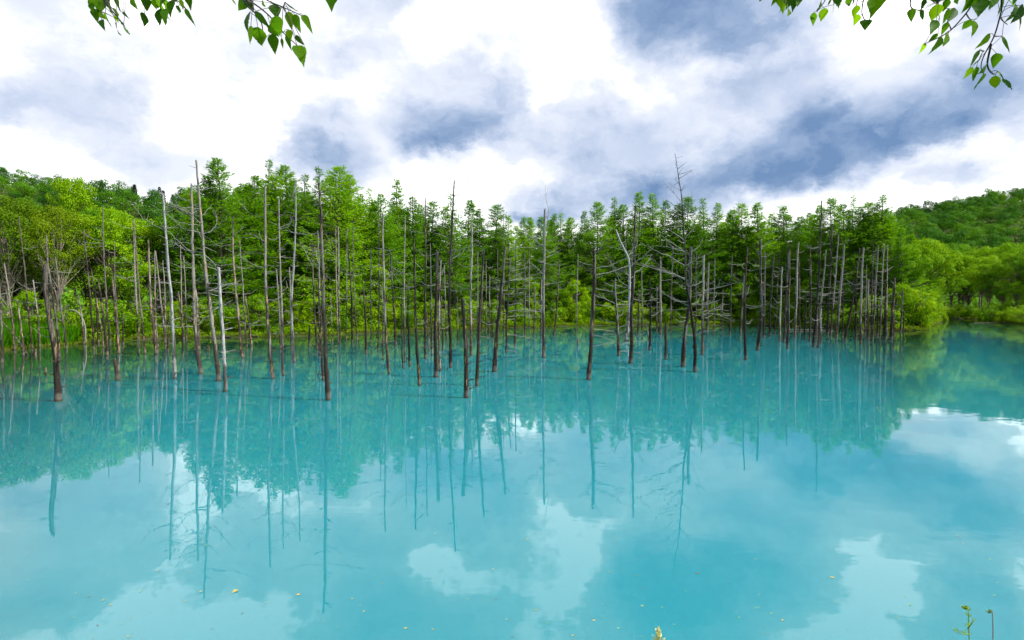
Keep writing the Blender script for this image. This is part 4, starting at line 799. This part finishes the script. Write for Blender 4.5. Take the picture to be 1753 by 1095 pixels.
LA1 = [((95, -30), (90, 70), 42), ((130, 60), (155, 160), 60), ((180, 140), (200, 210), 45), ((210, 90), (250, 205), 60), ((235, -20), (250, 110), 90), ((300, 20), (325, 95), 40), ((335, 85), (368, 122), 20), ((285, 110), (300, 170), 40), ((290, 165), (312, 260), 58), ((322, 155), (352, 192), 16), ((340, 195), (352, 252), 38), ((170, 0), (165, 100), 74), ((165, 80), (215, 142), 60), ((280, 60), (290, 130), 50), ((115, 20), (118, 85), 50), ((130, -60), (140, 40), 80), ((200, -60), (205, 60), 80), ((280, -60), (290, 60), 70)]
LA2 = [((395, -25), (433, 68), 60), ((505, -40), (500, 88), 88), ((490, 92), (475, 193), 76), ((600, 60), (590, 185), 90), ((560, -10), (572, 70), 60), ((640, 60), (630, 165), 60), ((700, 0), (665, 122), 72), ((735, 40), (725, 105), 46), ((745, -10), (770, 72), 32), ((780, 60), (848, 178), 32), ((640, -20), (640, 85), 80), ((590, -50), (590, 60), 80), ((680, -60), (690, 40), 70)]
LA3 = [((1095, -40), (1122, 52), 60), ((1215, 5), (1155, 76), 70), ((1225, 0), (1260, 60), 60), ((1240, 85), (1200, 214), 92), ((1250, 180), (1236, 302), 40), ((1280, 80), (1382, 196), 46), ((1300, 190), (1322, 338), 112), ((1410, 30), (1440, 132), 92), ((1335, -20), (1340, 50), 52), ((1430, 110), (1450, 262), 120), ((1400, 240), (1428, 388), 78), ((1520, 80), (1540, 212), 66), ((1560, 100), (1600, 232), 66), ((1620, 105), (1690, 232), 52), ((1495, 15), (1590, 96), 26), ((1520, 210), (1535, 292), 52), ((1505, 240), (1535, 358), 40), ((1565, 252), (1615, 314), 36), ((1580, 322), (1630, 462), 98), ((1632, 320), (1665, 382), 32), ((1470, 270), (1480, 352), 22), ((1340, 290), (1328, 332), 18), ((1385, 170), (1445, 262), 80)]
TA = {0: [[(180, -80), (200, 0), (270, 90), (330, 160)]], 1: [[(600, -80), (650, -20), (740, 10), (785, 60)], [(600, -80), (500, -40)]], 2: [[(1180, -80), (1215, 30), (1300, 110), (1330, 180), (1340, 290)], [(1300, -80), (1360, -5), (1480, 50), (1615, 110)], [(1215, 0), (1280, 30), (1380, 110), (1480, 230), (1580, 322)], [(1480, 50), (1500, 15)]]}
LB1 = [((80, -20), (40, 38), 30), ((115, 22), (97, 102), 32), ((165, -40), (150, 62), 82), ((205, -30), (188, 62), 62), ((150, 45), (165, 102), 66), ((240, -60), (225, 30), 60), ((380, 5), (360, 76), 32), ((330, 80), (322, 184), 44), ((400, 52), (378, 152), 62), ((435, 0), (428, 42), 36), ((465, 30), (468, 96), 14), ((490, -40), (495, 30), 60)]
LB2 = [((562, -20), (570, 52), 42), ((618, 32), (600, 126), 58), ((630, 95), (603, 170), 52), ((680, 132), (676, 204), 76), ((712, -5), (722, 98), 52), ((600, -50), (600, 36), 30)]
LB3 = [((990, 58), (990, 150), 52), ((1045, 70), (1080, 142), 46), ((1085, -10), (1057, 66), 32), ((1165, -40), (1170, 16), 60), ((1160, 26), (1133, 152), 96), ((1160, 135), (1132, 212), 62), ((1235, -10), (1210, 82), 62), ((1292, 58), (1245, 142), 58), ((1240, 55), (1205, 172), 46), ((1235, 150), (1190, 242), 40), ((1172, 225), (1098, 288), 32), ((1085, 290), (1045, 362), 30), ((1198, 250), (1122, 358), 48), ((1240, 228), (1222, 307), 52), ((1300, -30), (1310, 34), 50), ((1405, -30), (1360, 82), 74), ((1450, -10), (1450, 104), 118), ((1395, 130), (1328, 210), 52), ((1415, 138), (1412, 246), 62), ((1530, -20), (1528, 66), 32), ((1610, -40), (1590, 112), 78)]
LB4 = [((1650, 0), (1725, 42), 42), ((1705, 36), (1660, 132), 62), ((1750, 40), (1690, 152), 82), ((1720, 110), (1735, 222), 46), ((1525, 228), (1437, 332), 52), ((1605, 243), (1670, 347), 28), ((1450, 338), (1388, 447), 28), ((1455, 400), (1400, 452), 22), ((1405, 452), (1343, 537), 42), ((1565, 358), (1550, 467), 78), ((1500, 436), (1450, 502), 62), ((1430, 450), (1415, 562), 46), ((1478, 498), (1420, 617), 88), ((1560, 508), (1553, 614), 66), ((1575, 482), (1612, 572), 28), ((1612, 532), (1685, 597), 52), ((1560, -60), (1540, 50), 90), ((1690, -60), (1690, 40), 90)]
TB = {0: [[(140, -80), (130, 0), (150, 45)], [(420, -80), (405, 0), (350, 80)], [(420, -80), (460, 0), (465, 30)]], 1: [[(680, -80), (665, 0), (655, 80), (672, 135)], [(640, -80), (618, 30)]],
      2: [[(960, -80), (985, 0), (990, 50), (1045, 72)], [(1430, -80), (1400, 20), (1360, 90), (1260, 200), (1190, 245), (1090, 292)], [(1180, -80), (1165, 30), (1180, 120)], [(1360, 90), (1390, 130), (1430, 128)], [(1260, 200), (1240, 150)]],
      3: [[(1600, -80), (1600, 60), (1590, 110), (1550, 245), (1480, 380), (1462, 450), (1478, 500)], [(1550, 245), (1605, 243)], [(1530, 300), (1505, 440), (1545, 500), (1580, 485), (1615, 535)], [(1590, 110), (1610, 140), (1640, 165)], [(1480, 345), (1450, 340)]]}
def overhang(label, trunk_xy, Z, groups, twigs, depth, seed, limb_via):
    r = np.random.default_rng(seed); gz = 1.35
    root = empty('birch_tree', (trunk_xy[0], trunk_xy[1], gz)); prop(root, label, 'birch'); O = np.array([trunk_xy[0], trunk_xy[1], gz])
    A = Acc(); A.tube(spline([(0, 0, -.5), (.05, .02, 1.5), (-.05, .08, 3.0), (.05, .1, 5.0)], 14), np.linspace(.11, .05, 14), 12, rough=.04, r=r); link('trunk', A.mesh('birch_trunk', [M_BIRCH]), root)
    def P(p, dd): return at(Z[0] + p[0] / Z[2], Z[1] + p[1] / Z[2], dd) - O
    tops = []
    for gi, g in enumerate(groups):
        dd = depth[gi]; A = Acc(); TWP = []
        for tw in twigs[gi]:
            pts = [P(p, dd + .03 * j) for j, p in enumerate(tw)]; pts = spline(pts, 5 * len(pts))
            TW = Acc(); TW.tube(pts, np.linspace(.0013, .0007, len(pts)) * (1 if len(tw) > 3 else .75), 6, rough=.05, r=r); TWP.append(pts); tlast = link('twig', TW.mesh('twig', [M_REDTWIG]), root)
            if tw[0][1] <= -80: tops.append(pts[0])
        for (p, q, w) in g:
            dz = dd + r.uniform(-.06, .10); a = P(p, dz); b_ = P(q, dz + r.uniform(-.03, .03)); hero_leaf(A, a, b_, w / Z[2] * dz / FPX, r)
            TW_ = np.concatenate(TWP); ds = np.linalg.norm((TW_ - a) * [1, .6, 1], axis=1) + np.where(TW_[:, 2] < a[2] - .004, .03, 0); c_ = TW_[np.argmin(ds)]
            if np.linalg.norm(c_ - a) < .075: A.tube(spline([a, (a + c_) / 2 + [0, 0, .002], c_], 6), [.00040] * 6, 4, mat=1, r=r)
            else: A.tube([a, a + [0.002, 0, .02], a + [0.006, 0, .05]], [.0004] * 3, 4, mat=1, r=r)
        # more of the same spray above the frame
        t0 = tops[-1]
        for _ in range(26):
            a = t0 + np.array([r.normal() * .09, r.normal() * .06, r.uniform(.05, .28)]); hero_leaf(A, a, a + [r.normal() * .02, r.normal() * .02, -r.uniform(.05, .08)], .05, r)
        link('leaves', A.mesh('leaves', [M_HERO, M_REDTWIG]), tlast)
    C = Acc(); st = np.array([.02, .06, 2.7])
    tops = np.array(tops); mid = tops.mean(0) + [0, -.1, .42]
    main = spline([st, (st + mid) / 2 + [0, 0, .25], mid], 12); C.tube(main, np.linspace(.03, .008, 12), 8, rough=.05, r=r)
    for t in tops: C.tube(spline([main[8], (main[9] + t) / 2 + [0, 0, .12], t + [0, 0, .0]], 8), np.linspace(.008, .0024, 8), 6, r=r)
    link('limb', C.mesh('limb', [M_BIRCH]), root)
overhang('near birch hanging leafy twigs into the top left of the view', (-2.6, -1.6), ZA, [LA1, LA2, LA3], TA, [.80, .82, .78], 3, None)
overhang('near birch hanging leafy twigs into the top right of the view', (3.0, -1.4), ZB, [LB1, LB2, LB3, LB4], TB, [.95, .90, .84, .80], 4, None)

def near_plants():
    r = np.random.default_rng(44)
    # pale plume
    t = at(1127, 1071, 1.9); g = float(height(t[0], 1.9)); root = empty('plume_flower', (t[0], 1.9, g)); prop(root, 'pale yellow feathery flower plume poking up at the bottom edge', 'flower')
    H = t[2] - g; A = Acc(); A.tube(spline([(0, 0, -.03), (.02, .0, H * .5), (0, 0, H - .02)], 8), np.linspace(.004, .002, 8), 6); link('stem', A.mesh('stem', [M_GRASSY]), root)
    A = Acc()
    for k in range(13):
        a = k * 2.4; f = k / 12; p0 = np.array([0, 0, H - .085 + .05 * f]); d = np.array([cos(a) * .5 * (1.1 - f), sin(a) * .5 * (1.1 - f), 1.0]); n = 36; q = r.random(n)
        L_ = .034 * (1.1 - .3 * f); c = p0 + d * (q * L_)[:, None]; ph = r.uniform(0, 6.28, n)
        A.cards(c, np.stack([np.cos(ph) * .7, np.sin(ph) * .7, np.ones(n)], 1), rand_dirs(n, r), r.uniform(.006, .012, n), .0032, 0)
    link('plume', A.mesh('plume', [M_PLUME]), root)
    A = Acc(); n = 14; z = np.linspace(.05, H - .12, n); a = np.arange(n) * 2.4; A.cards(np.stack([0 * z, 0 * z, z], 1), np.stack([np.cos(a), np.sin(a), .5 + 0 * a], 1), rand_dirs(n, r, 2), .10, .03, 0, -.2); link('leaves', A.mesh('stem_leaves', [M_GRASS]), root)
    # leafy herbs at the right
    for (tx, ty, sprigs, dens, lab) in [(1651, 1040, [(1640, 1086, 1632, 1084), (1655, 1075, 1666, 1068)], 90, 'leafy green herb with side sprigs at the bottom right edge'), (1692, 1048, [], 16, 'thin reddish stalk with a leafy bud at the bottom right edge')]:
        t = at(tx, ty, 1.75); bt = at(tx + 12, 1130, 1.75); g = float(height(bt[0], 1.75)); root = empty('bank_herb', (bt[0], 1.75, g)); prop(root, lab, 'plant'); o = np.array([bt[0], 1.75, g])
        A = Acc(); st = spline([(0, 0, -.03), at(tx + 8, 1085, 1.75) - o, t - o], 16); A.tube(st, np.linspace(.0018, .0008, 16), 6)
        for s in sprigs:
            a = at(tx + 5, s[1], 1.75) - o; b_ = at(s[2], s[3] - 6, 1.72) - o; A.tube(spline([a, (a + b_) / 2 + [0, 0, -.004], b_], 6), np.linspace(.0016, .0008, 6), 5)
        link('stem', A.mesh('stem', [M_GRASSY if sprigs else M_STALK]), root)
        B = Acc(); lines = [st[6:]] + [spline([at(tx + 5, s[1], 1.75) - o, at(s[2], s[3] - 6, 1.72) - o], 6) for s in sprigs]
        for li, ln in enumerate(lines):
            n = dens if li == 0 else 26; f = r.random(n) ** (.9 if sprigs else .25) * (len(ln) - 1); i = np.minimum(f.astype(int), len(ln) - 2); c = ln[i] + (ln[i + 1] - ln[i]) * (f - i)[:, None]; a = r.uniform(0, 6.28, n)
            B.cards(c, np.stack([np.cos(a), np.sin(a), r.uniform(.3, 1.4, n)], 1), rand_dirs(n, r), r.uniform(.007, .016, n), r.uniform(.0018, .0035, n), 0)
        link('leaves', B.mesh('herb_leaves', [M_YOUNG]), root)
        C = Acc(); n = 12; a = r.uniform(0, 6.28, n); C.cards(np.tile(st[-1], (n, 1)), np.stack([np.cos(a), np.sin(a), r.uniform(0, .6, n)], 1), rand_dirs(n, r), r.uniform(.005, .012, n), .003, 0); link('bud', C.mesh('bud', [M_REDTWIG]), root)
    # grass of the near bank, below the frame
    A = Acc(); n = 9000; X = r.uniform(-5, 5, n); Y = r.uniform(-2.5, 3.4, n); g = height(X, Y); A.cards(np.stack([X, Y, g - .02], 1), np.stack([r.normal(size=n) * .35, r.normal(size=n) * .35, np.ones(n)], 1), rand_dirs(n, r), r.uniform(.08, .22, n), .012, 0, .2)
    prop(link('near_bank_grass', A.mesh('near_bank_grass', [M_GRASS])), 'green grass of the near bank under the viewpoint', 'grass', None, 'stuff')
M_GRASSY = plain('green_stem', (.16, .28, .03), .6, .3, 20); M_STALK = plain('reddish_stalk', (.26, .14, .12), .6, .3, 20)
M_PLUME = leaf_mat('plume_petals', [(.75, .74, .30), (.85, .84, .45), (.9, .9, .6)], .1, 1.0)
near_plants()

def floaters():
    r = np.random.default_rng(55)
    mats = [plain('yellow_fallen_leaf', (.42, .30, .05), .6, .3, 60), plain('brown_fallen_leaf', (.16, .08, .03), .6, .3, 60), plain('green_fallen_leaf', (.25, .36, .06), .6, .3, 60)]
    known = [(402, 1012, 14, 0), (511, 1017, 9, 0), (344, 1012, 6, 0), (189, 1035, 6, 0), (176, 1027, 6, 0), (152, 1021, 5, 1), (167, 1070, 5, 1), (695, 1075, 7, 0), (849, 1025, 5, 1), (1424, 988, 9, 0), (1340, 1061, 6, 0), (1100, 1037, 6, 0), (1017, 1062, 7, 0), (1099, 1037, 5, 2), (918, 1044, 6, 0), (980, 1088, 6, 0),
             (1643, 920, 5, 1), (270, 977, 5, 0), (240, 1012, 5, 2), (603, 1025, 5, 0), (623, 1046, 5, 0), (741, 1077, 5, 0), (844, 974, 5, 0), (1058, 1095 - 20, 5, 2), (1090, 985, 5, 1), (1195, 981, 7, 1), (1247, 995, 4, 1), (1320, 1050, 5, 2), (1558, 1035, 6, 2), (1702, 1019, 5, 2), (219, 1090, 6, 0), (903, 922, 6, 0)]
    pts = known + [(r.uniform(20, 1740), 900 + 195 * r.random() ** .7, r.uniform(2.5, 5), int(r.choice([0, 0, 2, 1]))) for _ in range(70)]
    for (x, y, w, m) in pts:
        p = on_water(x, y, .003); L_ = w * p[1] / FPX * .95; A = Acc(); a = r.uniform(0, 6.28); d = np.array([cos(a), sin(a), 0]); s = np.array([-sin(a), cos(a), 0])
        V = []; 
        for t, h in OUT[::2] + [OUT[-1]]:
            for sg in (-1, 0, 1): V.append(d * (t - .5) * L_ + s * sg * h * L_ * .7 + np.array([0, 0, abs(sg) * h * L_ * .12 + .001]))
        k = len(V) // 3; F = []
        for i in range(k - 1): F += [(3 * i, 3 * i + 3, 3 * i + 4, 3 * i + 1), (3 * i + 1, 3 * i + 4, 3 * i + 5, 3 * i + 2)]
        A.add(np.array(V), np.array(F), 0, True); o = link('floating_leaf', A.mesh('floating_leaf', [mats[m]]), None, tuple(p))
        colour = ['yellow', 'brown', 'greenish'][m]
        prop(o, 'larger yellow-orange fallen leaf floating at the lower left' if w == 14 else f'tiny {colour} fallen leaf floating on the turquoise water', 'fallen leaf', None if w == 14 else f'{colour} leaves floating on the water')
floaters()
print('objects', len(S.objects))
